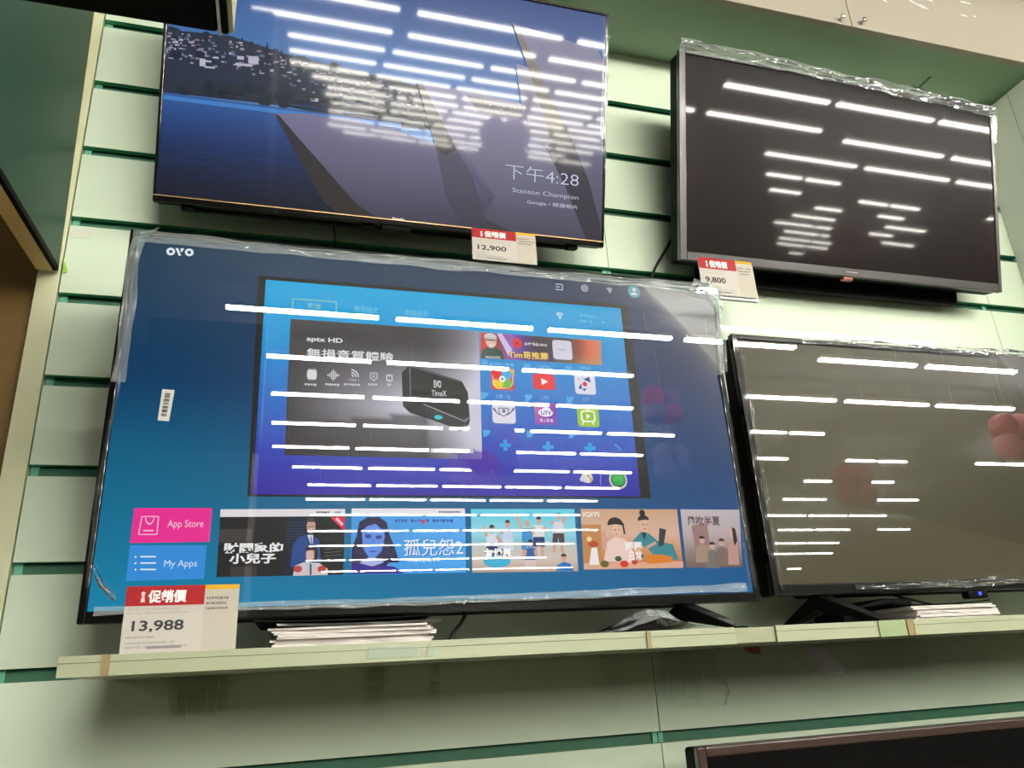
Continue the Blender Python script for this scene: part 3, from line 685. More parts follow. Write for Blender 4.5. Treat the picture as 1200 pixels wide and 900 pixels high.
# film: one tight sheet that stops short of the lower right edge, its rim crumpled
L = cv.loc
def sheet(name, parent, pts, y, m):
    b = MB(); b.face([(x, y, z) for x, z in pts], m); return b.build(name, parent, smooth='raw')
fl = [L(168, 279), L(838, 340), L(841, 362), L(848, 440), L(838, 441), L(868, 600), L(876, 690), L(868, 694), (.02, -.0), (.006, .02), L(128, 520), L(150, 330), L(158, 292)]
film = sheet('protective_film', ovo, fl, -.0062, F_film)
ribbon('film_rim', film, [L(156, 284), L(300, 298), L(500, 316), L(700, 334), L(836, 346)], (0, .02), F_crinkle, .0035, 3, n=120)
ribbon('film_rim', film, [L(172, 284), L(164, 310), L(156, 400), L(146, 450)], (-.019, 0), F_crinkle, .005, 5, n=60)
ribbon('film_rim', film, [L(143, 450), L(128, 520), L(118, 580), L(106, 690)], (-.006, 0), F_clear, .005, 6, n=60)
ribbon('film_rim', film, [L(108, 668), L(118, 690), L(134, 706)], (.004, .01), F_clear, .008, 7, n=30)
ribbon('film_rim', film, [L(842, 338), L(846, 380), L(850, 438)], (-.018, 0), F_crinkle, .008, 8, n=40)
ribbon('film_rim', film, [L(112, 712), L(300, 706), L(500, 700), L(700, 692), L(872, 684)], (0, -.012), F_crinkle, .004, 11, n=120)
ribbon('film_rim', film, [L(868, 590), L(876, 640), L(884, 690)], (-.016, 0), F_clear, .008, 14, n=50)
ribbon('film_rim', film, [L(805, 346), L(828, 352), L(842, 372)], (.012, .03), F_crinkle, .012, 17, n=40)
ribbon('film_rim', film, [L(150, 300), L(157, 286), L(176, 281)], (.014, .018), F_crinkle, .012, 19, n=30)
def foot(parent, x, base, fwd, back, w_=.012):
    """splayed V foot, local coords: x of stem, lowest z base, reach fwd (-y) and back (+y)"""
    b = MB()
    for y1, dx in ((-fwd, .03), (back, -.012)):
        p = [(x - .014, .012, .004), (x + .014, .012, .004), (x + dx + w_, y1, base + .004), (x + dx - w_, y1, base + .004)]
        lo = [(a, c, d - (.03 if i < 2 else .004)) for i, (a, c, d) in enumerate(p)]
        i = len(b.v); b.v += p + lo; k = b._m(M_black)
        for q in ((0, 1, 2, 3), (7, 6, 5, 4), (0, 4, 5, 1), (1, 5, 6, 2), (2, 6, 7, 3), (3, 7, 4, 0)): b.f.append([i + j for j in q]); b.mi.append(k)
    o = b.build('foot', parent, bev=.002); return o
SHZ = -1.322 + ZO
foot(ovo, .955, SHZ - OZ, .115, .13); foot(ovo, .16, SHZ - OZ, .115, .13)
# ---------------------------------------------------------------- right lower television (off)
M_scr_rt = mat('screen_off_hazy', (62, 60, 46), .3, coat=1, coat_r=.012, var=.02, spec=.06)
RX, RZ, RW, RH = 1.281, 1.636, .94, .521
rtv = thing('television', 'switched-off grey television at the right on splayed black feet', 'television', (RX, -.2, RZ))
tv_shell(rtv, RW, RH, (.014, .014, .012, .021), .05, .04, M_gloss, M_scr_rt)
cr = Canvas((RX, -.2, RZ)); Lr = cr.loc
cr.text('CHIMEI', (1156, 675.5), (1166, 678.5), (150, 150, 150), 1, .01)
cr.build('maker_mark', P_card, rtv, y=-.0034)
p = Lr(1141, 688)
b = MB(); b.box((p[0] - .024, -.008, -.016), (p[0] + .024, .012, -.0005), M_black); s_ = b.build('sensor', rtv, bev=.004)
b = MB(); b.sphere((p[0] + .002, -.0085, -.0075), .0035, M_blue_led, 12, 8); b.build('status_light', s_, smooth=True)
ff = sheet('protective_film', rtv, [Lr(940, 396), (RW - .005, RH - .002), (RW - .005, .12), Lr(1200, 640), Lr(880, 560), Lr(872, 405), Lr(930, 398)], -.006, film_mat('thin_film', (252, 252, 252), 1.25, .01))
ribbon('film_rim', ff, [Lr(938, 405), Lr(1000, 408), Lr(1200, 421)], (0, .017), F_clear, .005, 21, n=90)
ribbon('film_rim', ff, [Lr(862, 400), Lr(880, 500), Lr(900, 620), Lr(912, 692)], (.008, 0), F_clear, .005, 23, n=90)
ribbon('film_rim', ff, [Lr(1000, 692), Lr(1100, 689), Lr(1200, 685)], (0, .012), F_clear, .005, 25, n=70)
foot(rtv, .105, SHZ - RZ, .115, .13); foot(rtv, RW - .13, SHZ - RZ, .115, .13)
# ---------------------------------------------------------------- upper left television (photo slideshow), tilted forward
BT = math.radians(17.5); BX, BY, BZ, BW, BH = .158, -.1, -.506 + ZO, .909, .53
bq = thing('television', 'upper left television showing a landscape photo and the time, tilted forward on the wall', 'television', (BX, BY, BZ), BT)
bsc = tv_shell(bq, BW, BH, (.007, .007, .006, .012), .03, .026, M_gloss, None, bx=.05, bz0=-.002, bz1=.55)
b = MB(); b.box((.0, -.005, .0105), (BW, -.0032, .0122), M_gold); b.build('gold_trim', bq)
cb = Canvas((BX, BY, BZ), BT)
w0, w1, h0, h1 = .0073, BW - .0073, .0125, BH - .0063
def lp(px, py):
    x, z = cb.loc(px, py); return (min(max(x, w0), w1), min(max(z, h0), h1))
def bpoly(pts, col, layer):
    P_ = []
    for q in pts:
        q = lp(*q)
        if not P_ or (abs(P_[-1][0] - q[0]) + abs(P_[-1][1] - q[1])) > 1e-6: P_.append(q)
    cb.lpoly(P_, col, layer)
# sky
cb.lrect((w0, h1), (w1, h0), 1, lambda u, v: mixc(ramp([(0, (28, 62, 124)), (.4, (64, 116, 176)), (.7, (88, 140, 196)), (1, (90, 140, 196))], v), (50, 84, 140), abs(u - .45) * .6), 12, 12)
# hillside, then the trees and houses on it
hz = [(190, 34), (230, 38), (270, 42), (300, 52), (330, 62), (370, 72), (420, 84), (480, 98), (520, 112), (560, 120), (620, 130)]
bpoly(hz + [(620, 160), (470, 150), (400, 138), (330, 124), (190, 108)], (30, 42, 62), 2)
rr = random.Random(5)
for k in range(150):
    t_ = rr.random(); x = 190 + 420 * t_; i = max(j for j in range(len(hz)) if hz[j][0] <= x); a, c_ = hz[i], hz[min(i + 1, len(hz) - 1)]
    yt = a[1] + (c_[1] - a[1]) * (x - a[0]) / max(1, c_[0] - a[0])
    y = yt + rr.random() ** 1.2 * (36 if x < 400 else 24); r = rr.uniform(2.5, 7); x = max(x, 200)
    cb.ell((x, y), r, r * rr.uniform(.6, 1.1), rr.choice([(20, 32, 46), (28, 42, 56), (34, 50, 62), (24, 36, 60)]), 3 + k % 3, 9)
for x, y, h in ((284, 46, 9), (313, 54, 11), (330, 60, 8), (345, 66, 6), (240, 38, 5)):
    bpoly([(x - 3, y + 8), (x, y - h + 6), (x + 3, y + 8)], (22, 34, 58), 6)
for k in range(230):
    t_ = rr.random() ** 1.3; x = 192 + 380 * t_; i = max(j for j in range(len(hz)) if hz[j][0] <= x); a, c_ = hz[i], hz[min(i + 1, len(hz) - 1)]
    yt = a[1] + (c_[1] - a[1]) * (x - a[0]) / max(1, c_[0] - a[0]); y = yt + 3 + rr.random() * 34
    ww = rr.uniform(1.2, 6); hh = rr.uniform(1, 2.8); c_ = rr.choice([(120, 120, 148), (150, 144, 166), (96, 104, 134), (138, 124, 136), (170, 166, 186)])
    bpoly([(x, y), (x + ww, y + ww * .1), (x + ww, y + hh + ww * .1), (x, y + hh)], c_, 7 + k % 2)
for x, y, ww, hh in ((291, 66, 12, 9), (234, 69, 7, 9), (278, 66, 8, 4), (240, 78, 12, 2), (276, 74, 20, 3), (239, 71, 9, 2), (364, 115, 9, 4)):
    bpoly([(x, y), (x + ww, y + ww * .1), (x + ww, y + hh + ww * .1), (x, y + hh)], (178, 176, 196), 9)
for k in range(60):
    x = rr.uniform(190, 520); y = 100 + (x - 190) * .12 + rr.uniform(-10, 8); cb.ell((max(x, 203), y), rr.uniform(4, 9), rr.uniform(3, 6), rr.choice([(26, 36, 46), (22, 34, 44), (32, 44, 52)]), 9 + k % 2, 9)
# water
def sea(px0, px1):
    q = [lp(*p) for p in ((185, 107), (450, 143), (450, 245), (175, 235))]; n = 14; pts = []; cols = []
    q = [(w0, lp(187, 108)[1]), (lp(470, 145)[0], lp(470, 145)[1]), (lp(470, 250)[0], h0), (w0, h0)]
    for j in range(n + 1):
        for i in range(n + 1):
            u = i / n; v = j / n
            pts.append(tuple((q[0][k] * (1 - u) + q[1][k] * u) * (1 - v) + (q[3][k] * (1 - u) + q[2][k] * u) * v for k in (0, 1)))
            cols.append(lin(ramp([(0, (44, 88, 146)), (.18, (30, 70, 132)), (.5, (20, 42, 88)), (.8, (15, 26, 54)), (1, (12, 17, 34))], v)))
    cb.add(pts, [[j * (n + 1) + i, (j + 1) * (n + 1) + i, (j + 1) * (n + 1) + i + 1, j * (n + 1) + i + 1] for j in range(n) for i in range(n)], cols, 11)
sea(0, 0)
for k in range(70):
    x = rr.uniform(190, 420); y = rr.uniform(116, 225); l = rr.uniform(12, 50); bpoly([(x, y), (x + l, y + l * .12), (x + l, y + l * .12 + .8), (x, y + .8)], mixc((40, 80, 144), (16, 30, 72), (y - 116) / 110), 12)
bpoly([(185, 111), (320, 128), (470, 146), (470, 151), (320, 133), (185, 116)], (60, 120, 190), 12)
# pale angular roofs in the foreground
grey = (92, 94, 122); pale = (112, 112, 142); shade = (40, 38, 44)
def roof(pts, ca, cb_, layer):
    P_ = [lp(*q) for q in pts]; xs_ = [q[0] for q in P_]; zs_ = [q[1] for q in P_]
    a = sum(P_[i][0] * P_[(i + 1) % len(P_)][1] - P_[(i + 1) % len(P_)][0] * P_[i][1] for i in range(len(P_)))
    if a < 0: P_ = P_[::-1]
    cols = [lin(mixc(cb_, ca, (q[1] - min(zs_)) / max(1e-6, max(zs_) - min(zs_)))) for q in P_]
    cb.add(P_, [list(range(len(P_)))], cols, layer)
roof([(430, 240), (560, 200), (710, 230), (712, 300), (560, 300), (430, 270)], (60, 58, 68), (58, 56, 62), 12)
roof([(322, 134), (360, 134), (410, 141), (460, 152), (510, 170), (545, 182), (580, 230), (560, 282), (440, 262), (412, 246), (370, 190)], (112, 110, 142), (62, 60, 78), 13)
roof([(322, 134), (328, 137), (352, 165), (376, 192), (400, 220), (418, 240), (440, 262), (396, 256), (378, 236), (352, 190)], (40, 40, 48), (46, 40, 40), 14)
roof([(490, 96), (560, 110), (610, 122), (640, 150), (700, 230), (706, 290), (600, 282), (566, 256), (535, 184)], (136, 134, 164), (70, 68, 86), 13)
roof([(488, 96), (494, 97), (535, 176), (522, 183), (511, 176)], (96, 92, 92), (44, 42, 46), 15)
roof([(511, 176), (522, 183), (535, 176), (552, 205), (570, 262), (540, 270), (522, 230)], (82, 80, 100), (60, 58, 72), 14)
roof([(604, 30), (640, 40), (700, 60), (712, 80), (710, 288), (694, 285), (680, 236), (640, 140)], (122, 122, 152), (66, 64, 84), 15)
roof([(600, 28), (606, 31), (620, 60), (642, 110), (668, 160), (645, 166), (634, 130), (618, 80)], (116, 106, 100), (100, 94, 84), 16)
roof([(604, 75), (618, 80), (634, 130), (645, 166), (640, 175), (622, 164), (610, 120)], (126, 124, 150), (104, 102, 126), 16)
roof([(640, 175), (645, 166), (668, 160), (690, 215), (702, 262), (706, 290), (686, 288), (662, 220)], (52, 50, 64), (50, 48, 60), 16)
bpoly([(546, 112), (612, 126), (612, 140), (560, 132)], (70, 66, 80), 14)
for k in range(24):
    x = rr.uniform(560, 610); y = 118 + (x - 560) * .2 + rr.uniform(0, 12); bpoly([(x, y), (x + 3, y + .4), (x + 3, y + 2), (x, y + 1.6)], rr.choice([(120, 110, 116), (150, 140, 144), (50, 50, 60)]), 15)
wt = (196, 200, 222)
cb.text('下午4:28', (592, 192), (677, 220.5), wt, 18, -.012); cb.text('Stanton Champion', (600, 220.5), (677, 236.5), wt, 18, -.008); cb.text('Google • 精選相片', (617, 234.5), (676, 247), wt, 18)
cb.build('picture', S_benq, bsc)
c2 = Canvas((BX, BY, BZ), BT); c2.text('BenQ', (459.5, 255), (473, 259.5), (216, 216, 216), 1, .03); c2.build('maker_mark', P_card, bq, y=-.0035)
b = MB(); b.box((BW * .5 - .03, -.006, -.012), (BW * .5 + .03, .012, -.0005), M_black); b.build('sensor', bq, bev=.003)
for x in (.06, .4, .84):
    b = MB(); b.box((x - .012, .006, -.008), (x + .012, .028, -.0004), M_black); b.build('rubber_pad', bq, bev=.002)
fb = sheet('edge_tape', bq, [(-.002, BH - .02), (.018, BH - .02), (.016, BH * .5), (-.0025, BH * .5)], -.0052, F_tape)
sheet('edge_tape', bq, [(BW - .016, .2), (BW + .001, .2), (BW + .001, BH - .01), (BW - .015, BH - .01)], -.0052, F_clear)
def mount(t, w, h, tilt):
    b = MB(); ct = math.cos(tilt); st = math.sin(tilt)
    zc = h * .35
    # wall plate in local coords: the wall lies at world y=-.0005
    y_at = lambda z: (-.0008 - (t.location.y) + z * st) / ct
    q = [(w * .4, .054, zc - .05), (w * .6, .054, zc - .05), (w * .6, .054, zc + .05), (w * .4, .054, zc + .05)]
    r = [(x, y_at(z), z) for x, y, z in q]
    i = len(b.v); b.v += q + r; k = b._m(M_black)
    for f_ in ((0, 1, 2, 3), (7, 6, 5, 4), (0, 4, 5, 1), (1, 5, 6, 2), (2, 6, 7, 3), (3, 7, 4, 0)): b.f.append([i + j for j in f_]); b.mi.append(k)
    b.build('wall_bracket', t)
mount(bq, BW, BH, BT)
# ---------------------------------------------------------------- upper right television (off), tilted forward
TT = math.radians(14.9); TX, TY, TZ, TW, TH = 1.251, -.1, -.517 + ZO, .922, .503
M_scr_t = mat('screen_off_dark', (28, 22, 21), .3, coat=.26, coat_r=.035, var=.02, spec=.04)
tt = thing('television', 'upper right switched-off television with crumpled plastic along its top', 'television', (TX, TY, TZ), TT)
tv_shell(tt, TW, TH, (.017, .011, .010, .021), .05, .042, M_bez, M_scr_t, bx=.09, bz0=-.03, bz1=.62)
ct_ = Canvas((TX, TY, TZ), TT); Lt = ct_.loc
ct_.text('TATUNG', (990, 318), (1004, 321), (180, 178, 176), 1, .01); ct_.build('maker_mark', P_card, tt, y=-.0034)
p = Lt(993, 327)
b = MB(); b.box((p[0] - .014, -.004, -.01), (p[0] + .014, .012, -.0006), mat('sensor_red', (150, 84, 74), .3, coat=.6)); b.build('sensor', tt, bev=.003)
f2 = ribbon('crumpled_film', tt, [(0, TH - .008), (.25, TH - .012), (.55, TH - .022), (.78, TH - .03), (TW + .004, TH - .036)], (0, .03), F_crinkle, .008, 31, n=160, cross=8)
ribbon('crumpled_film', tt, [(-.004, TH - .02), (-.006, TH + .002), (.012, TH + .006)], (.012, .01), F_crinkle, .008, 33, n=20)
sheet('film_fold', tt, [(TW - .006, TH - .02), (TW + .010, TH - .03), (TW + .004, TH * .8), (TW - .002, TH * .8)], -.0045, F_clear)
mount(tt, TW, TH, TT)
# ---------------------------------------------------------------- television below the shelf
p = atY(816, 876, -.2); LX, LZ = p.x, p.z; LW, LH = .97, .56
ltv = thing('television', 'dark brown framed television below the shelf at the bottom right', 'television', (LX, -.2, LZ - LH))
tv_shell(ltv, LW, LH, (.016, .016, .016, .02), .05, .04, M_brown, M_gloss, bev=.003)
c2 = Canvas((LX, -.2, LZ - LH))
for x in (.2, .77): foot(ltv, x, -.05, .1, .12)

# ================================================================== SHELVES
def shelf():
    x0 = atY(67, 785, -.36).x
    t = thing('display_shelf', 'long pale green shelf under the two lower televisions', 'shelf', (1.2, 0, SHZ - .024))
    b = MB(); b.box((x0, -.36, SHZ - .023), (2.39, -.0005, SHZ - .0002), M_shelf); rel(b.build('board', t, bev=.0015), t)
    for xa, xb in ((x0 + .0005, atY(861, 745, -.362).x), (atY(909, 742, -.362).x, atY(1069, 738, -.362).x), (atY(1071, 738, -.362).x, 2.39)):
        b = MB(); b.box((xa, -.3645, SHZ - .0235), (xb, -.3602, SHZ + .001), M_rail); b.box((xa, -.3655, SHZ - .0075), (xb, -.3646, SHZ - .006), M_shelf)
        r = rel(b.build('label_rail', t, bev=.0008), t)
    for pa, pb, m in ((121, 131, M_tape), (759, 764, M_tape), (1035, 1067, M_tapegreen), (1069, 1076, M_tape)):
        xa = atY(pa, 760, -.366).x; xb = atY(pb, 760, -.366).x
        b = MB(); b.box((xa, -.3672, SHZ - .0236), (xb, -.3657, SHZ + .0012), m); rel(b.build('tape_band', t), t)
    for pa, pb in ((430, 492), (500, 512)):
        xa = atY(pa, 765, -.366).x; xb = atY(pb, 765, -.366).x
        b = MB(); b.face([(xa, -.3668, SHZ - .019), (xb, -.3668, SHZ - .018), (xb - .003, -.3668, SHZ - .004), (xa + .004, -.3668, SHZ - .003)], F_crinkle); rel(b.build('clear_tape', t, smooth='raw'), t)
shelf()
b = MB(); b.box((.9, -.34, LZ - LH - .076), (2.39, -.0005, LZ - LH - .0505), M_shelf); o = b.build('display_shelf', bev=.002)
tag(o, 'lower pale green shelf under the brown framed television, mostly below the frame', 'shelf')

# ================================================================== PRICE CARDS
def price_card(pts, y, label, price, seed, small='會員'):
    """pts: TL, TR, BR, BL px"""
    P_ = [atY(*q, y) for q in pts]; x0 = min(P_[0].x, P_[3].x); x1 = max(P_[1].x, P_[2].x); z0 = (P_[2].z + P_[3].z) / 2; z1 = (P_[0].z + P_[1].z) / 2
    t = thing('price_card', label, 'price card', (x0, y, z0)); W_, H_ = x1 - x0, z1 - z0
    b = MB(); b.box((0, .0002, 0), (W_, .0012, H_), M_white); b.build('card', t)
    c = Canvas((x0, y, z0), step=.00015)
    f_ = lambda u, v: (u * W_, H_ * (1 - v))
    def R(u0, v0, u1, v1, col, layer): c.lrect(f_(u0, v0), f_(u1, v1), layer, col)
    class T:
        pass
    old = c.loc; c.loc = lambda u, v: f_(u, v)
    R(0, 0, 1, 1, (190, 186, 178), 1); R(0, 0, .69, .30, (164, 48, 50), 2); R(.69, 0, 1, .07, (214, 168, 44), 2); R(.69, .07, 1, 1, (184, 179, 166), 2)
    c.text(small[0], (.13, .08), (.17, .16), (250, 236, 232), 3, .02); c.text(small[1], (.13, .17), (.17, .25), (250, 236, 232), 3, .02)
    c.text('促銷價', (.195, .06), (.53, .26), (252, 244, 240), 3, .03)
    c.text(price, (.08, .52), (.08 + .08 * len(price) * .93, .70), (64, 64, 68), 3, .02)
    c.dashes((.03, .33), (.66, .45), 2, (176, 172, 168), 3, seed, .9); c.dashes((.04, .75), (.3, .80), 1, (150, 148, 146), 3, seed + 1)
    c.dashes((.04, .83), (.62, .95), 2, (160, 158, 156), 3, seed + 2, .95)
    R(.22, .90, .52, .94, (140, 138, 138), 4)
    c.dashes((.71, .18), (.98, .42), 3, (120, 116, 112), 3, seed + 3, .95)
    c.build('printed_face', P_card, t)
    b = MB(); b.face([(-.003, -.0014, -.002), (W_ + .003, -.0014, -.002), (W_ + .003, -.0016, H_ + .003), (-.003, -.0016, H_ + .003)], film_mat('card_sleeve', (252, 252, 252), 1.3, .02)); b.build('clear_sleeve', t, smooth='raw')
    return t, W_, H_
pc, W_, H_ = price_card([(149, 685), (281, 682.5), (276, 757), (140, 766)], -.352, 'price card standing on the shelf at the left, reading 13,988', '13,988', 1)
pc.location.z = SHZ + .0012
pc2, W2, H2 = price_card([(554, 267), (627, 274.5), (628, 310), (554, 304)], -.128, 'price card hanging under the upper left television, reading 12,900', '12,900', 11)
pc3, W3, H3 = price_card([(820, 302), (880, 307), (881, 350), (824, 343)], -.135, 'price card hanging under the upper right television, reading 9,800', '9,800', 21)
for t, W0, H0, m_ in ((pc2, W2, H2, 1), (pc3, W3, H3, 1)):
    b = MB(); b.box((W0 * .3, .0013, H0 - .03), (W0 * .6, .0262, H0 - .018), M_white); b.build('hanging_clip', t)
b = MB(); b.box((.006, .004, -.006), (W3 + .004, .012, H3 - .006), M_white); b.build('spare_cards', pc3)
b = MB(); b.prism([(W_ * .2, .003, 0), (W_ * .7, .003, 0), (W_ * .7, .02, 0), (W_ * .2, .02, 0)], (0, 0, .012), M_white); b.build('card_base', pc)

# ================================================================== PAPERS AND BITS ON THE SHELF
def brochure(x, y, z, w_, d, th, rz, cover, label, group, curl=0, seed=0):
    m = mat('paper_white', (184, 178, 174), .6, var=.05, scale=200, stretch=(1, 1, 40)) if not cover else cover
    b = MB(); n = 10; rr = random.Random(seed)
    for k in range(n + 1):
        u = k / n; zz = curl * (abs(u - .5) * 2) ** 2
        b.v += [(-w_ / 2 + w_ * u, -d / 2 + rr.uniform(-.0012, .0012), zz), (-w_ / 2 + w_ * u, d / 2, zz), (-w_ / 2 + w_ * u, d / 2, zz + th), (-w_ / 2 + w_ * u, -d / 2 + rr.uniform(-.0012, .0012), zz + th)]
    k0 = b._m(m)
    for k in range(n):
        a = k * 4
        for p_, q_ in ((0, 1), (1, 2), (2, 3), (3, 0)): b.f.append([a + p_, a + q_, a + 4 + q_, a + 4 + p_]); b.mi.append(k0)
    b.f.append([0, 3, 2, 1]); b.mi.append(k0); b.f.append([n * 4 + j for j in range(4)]); b.mi.append(k0)
    o = b.build('brochure'); o.location = (x, y, z); o.rotation_euler = (0, 0, rz)
    return tag(o, label, 'brochure', group)
M_cover = mat('cover_dark', (58, 58, 56), .3, coat=.5, var=.4, scale=20)
M_cover2 = mat('cover_black', (10, 10, 10), .55, spec=.05, var=.2, scale=20)
def stack(pxl, pxr, pxt, y, n, label, group, d=.2, seed=0):
    a = atY(pxl, 740, y); c_ = atY(pxr, 740, y); top = atY((pxl + pxr) / 2, pxt, y).z
    w_ = c_.x - a.x; th = (top - SHZ) / n; rr = random.Random(seed); z = SHZ + .0003
    for k in range(n):
        brochure((a.x + c_.x) / 2 + rr.uniform(-.006, .006) - .004 * (k > n * .6), y + d / 2 + rr.uniform(-.004, .004), z, w_, d, th * .93, rr.uniform(-.02, .02), None, label, group, seed=seed * 50 + k)
        z += th
    return (a.x + c_.x) / 2, w_, z
xm, w_, z = stack(322, 508, 733, -.31, 9, 'white paged brochure in the stack under the large lit television', 'brochures under the lit television', seed=1)
brochure(xm + .004, -.215, z + .0006, w_ * 1.06, .19, .003, .05, M_cover, 'grey covered brochure lying across the white stack under the lit television', None, curl=.002, seed=91)
brochure(xm - .012, -.22, z + .0068, w_ * 1.12, .18, .0022, -.03, M_cover2, 'black covered brochure topmost on the stack under the lit television', None, curl=.003, seed=92)
xm, w_, z = stack(1080, 1176, 708, -.30, 8, 'white paged brochure in the stack under the right grey television', 'brochures under the right grey television', seed=2)
brochure(xm - .02, -.205, z + .0006, w_ * 1.15, .18, .0022, -.04, M_cover2, 'black covered brochure on the white stack under the right grey television', None, curl=.004, seed=93)
# dark folded cloth/box lump beside the right stack
def lump():
    b = MB(); z = SHZ + .0004
    q = [(1.43, z), (1.434, z + .024), (1.47, z + .036), (1.53, z + .049), (1.59, z + .048), (1.605, z + .026), (1.612, z)]
    b.prism([(x, -.185, h) for x, h in q], (0, .09, 0), M_cover2); o = b.build('folded_bag', bev=.004)
    tag(o, 'black folded bag on the shelf behind the foot of the right grey television', 'bag')
lump()
def plastic_bag():
    y0 = -.30; a = atY(692, 738, y0); c_ = atY(830, 735, y0); w_ = c_.x - a.x
    t = thing('plastic_bag', 'clear crumpled plastic bag with dark contents at the right foot of the lit television', 'bag', (a.x, y0, SHZ))
    b = MB(); n, mm = 26, 8; prof = lambda u: .006 + .034 * math.exp(-((u - .62) / .26) ** 2) * (1 if u < .9 else .8)
    for side in (0, 1):
        pass
    for i in range(n + 1):
        u = i / n
        for j in range(mm + 1):
            v = j / mm; h = prof(u) * math.sin(math.pi * (.12 + .88 * min(1, v * 1.0)) * .98) ** .6 * (1 + .25 * noise.noise(Vector((u * 9, v * 5, 2))))
            b.v.append((w_ * u, .13 * v + .008 * noise.noise(Vector((u * 6, v * 3, 7))), max(.0008, h)))
    k = b._m(F_crinkle)
    for i in range(n):
        for j in range(mm):
            q = i * (mm + 1) + j; b.f.append([q, q + mm + 1, q + mm + 2, q + 1]); b.mi.append(k)
    b.build('film', t, smooth='raw')
    b = MB(); b.prism([(w_ * .12, .02, .0012), (w_ * .62, .02, .0012), (w_ * .6, .02, .028), (w_ * .42, .02, .022)], (0, .08, 0), M_cover2); b.build('dark_manual', t)
    b = MB(); b.box((0, .0, .0006), (w_ * .9, .11, .0032), M_white)
    b.build('white_sheet', t)
plastic_bag()
# cables
def cable(px, y, r, label):
    P_ = [atY(q[0], q[1], q[2] if len(q) > 2 else y) for q in px]; out = []
    for i in range(len(P_) - 1):
        a, b_, c_, d = P_[max(i - 1, 0)], P_[i], P_[i + 1], P_[min(i + 2, len(P_) - 1)]
        for k in range(6):
            t = k / 6; out.append(.5 * ((2 * b_) + (c_ - a) * t + (2 * a - 5 * b_ + 4 * c_ - d) * t * t + (3 * b_ - a - 3 * c_ + d) * t ** 3))
    out.append(P_[-1]); b = MB(); b.tube(out, r, M_cable); o = b.build('power_cable', smooth=True); tag(o, label, 'cable')
cable([(800, 262, -.03), (790, 276, -.012), (778, 296, -.008), (766, 318, -.008), (762, 340, -.008)], 0, .0032, 'black power cable dropping behind the upper right television')
cable([(388, 255, -.02), (391, 266, -.008), (393, 285, -.006), (394, 310, -.006)], 0, .0012, 'thin black cable below the middle of the upper left television')
cable([(549, 706, -.14), (547, 716, -.14), (541, 729, -.14), (531, 742, -.15), (526, 752, -.16)], 0, .003, 'black power cable curling down beside the brochures under the lit television')
cable([(1118, 714, -.13), (1090, 708, -.12), (1060, 701, -.12), (1045, 697, -.12)], 0, .0025, 'black cable running behind the right brochure stack')
# stickers and scraps on the wall
def scrap(name, pts, y, m, label, cat, th=.0006, smooth=None):
    P_ = [atY(*q, y) for q in pts]; b = MB()
    if smooth: b.face(P_, m)
    else: b.prism([tuple(q) for q in P_], (0, th, 0), m)
    return tag(b.build(name, smooth=smooth or False), label, cat)
scrap('label_sticker', [(83, 268), (109, 271.5), (107, 280), (81, 277)], -.0009, mat('sticker_pale', (206, 208, 190), .4), 'blank pale sticker near the top left of the slatted wall', 'sticker')
scrap('wall_tag', [(74.5, 302), (79, 316), (78, 319), (73.5, 320)], -.004, mat('tag_lime', (150, 200, 70), .4), 'small lime green tag by the bottom corner of the green divider board', 'tag', th=.002)
scrap('torn_paper', [(945, 759), (968, 757), (971, 768), (981, 775), (990, 784), (990, 790), (972, 791), (962, 785), (947, 779)], -.0015, mat('paper_lavender', (244, 242, 252), .6), 'torn lavender paper scrap stuck on the wall below the shelf', 'paper')
scrap('orange_tag', [(872, 757), (889, 755.5), (892, 766), (885, 766), (877, 762)], -.01, mat('tag_orange', (176, 100, 56), .5), 'small orange tag under the shelf edge between the two lower televisions', 'tag', th=.009)
M_fold_glint = mat('fold_glint_white', (236, 240, 226), .25, coat=.8)  # white for scratches and folds, and for lamp glints drawn on two tapes
def tape(pts, label, seed, sub=16, fold_glints=()):
    """wrinkled clear tape, corners TL TR BR BL px, on the wall"""
    q = [atY(*p_, -.002) for p_ in pts]; b = MB(); k = b._m(F_tape)
    for j in range(sub + 1):
        for i in range(sub + 1):
            u, v = i / sub, j / sub; p_ = (q[0] * (1 - u) + q[1] * u) * (1 - v) + (q[3] * (1 - u) + q[2] * u) * v
            b.v.append((p_.x + .002 * noise.noise(Vector((v * 7, seed, i))), -.0012 - .003 * (min(1, v / .28) ** 1.6 if v < .28 else max(0, 1 - (v - .28) / .6)) - .003 * abs(noise.noise(Vector((u * 3.2, v * 3, seed)))), p_.z))
    for j in range(sub):
        for i in range(sub):
            a = j * (sub + 1) + i; b.f.append([a, a + sub + 1, a + sub + 2, a + 1]); b.mi.append(k)
    o = tag(b.build('clear_tape', smooth='raw'), label, 'tape')  # the patch with seed 7 stands in for a lamp glare
    for line in fold_glints:
        k = MB(); k.tube([tuple(atY(x, y, -.0062)) for x, y in line], .0007 if len(line) < 4 else .0011, M_fold_glint, 6); k.build('fold_glint', o, smooth=True)
tape([(427, 784), (452, 783), (450, 846), (431, 850)], 'wrinkled clear tape on the wall below the brochures under the lit television', 1, fold_glints=[[(430, 789), (451, 787)], [(431, 794), (450, 792)], [(432, 799), (450, 797)], [(432, 804), (450, 803)]])  # these white lines are lamp glints built as thin tubes
tape([(504, 777), (516, 776), (514, 846), (504, 848)], 'narrow clear tape strip right of the wrinkled tape below the shelf', 2, fold_glints=[[(505, 780), (513, 779), (512, 790), (510, 797)], [(506, 798), (513, 798)]])  # white lines drawn where lamps glint on the strip
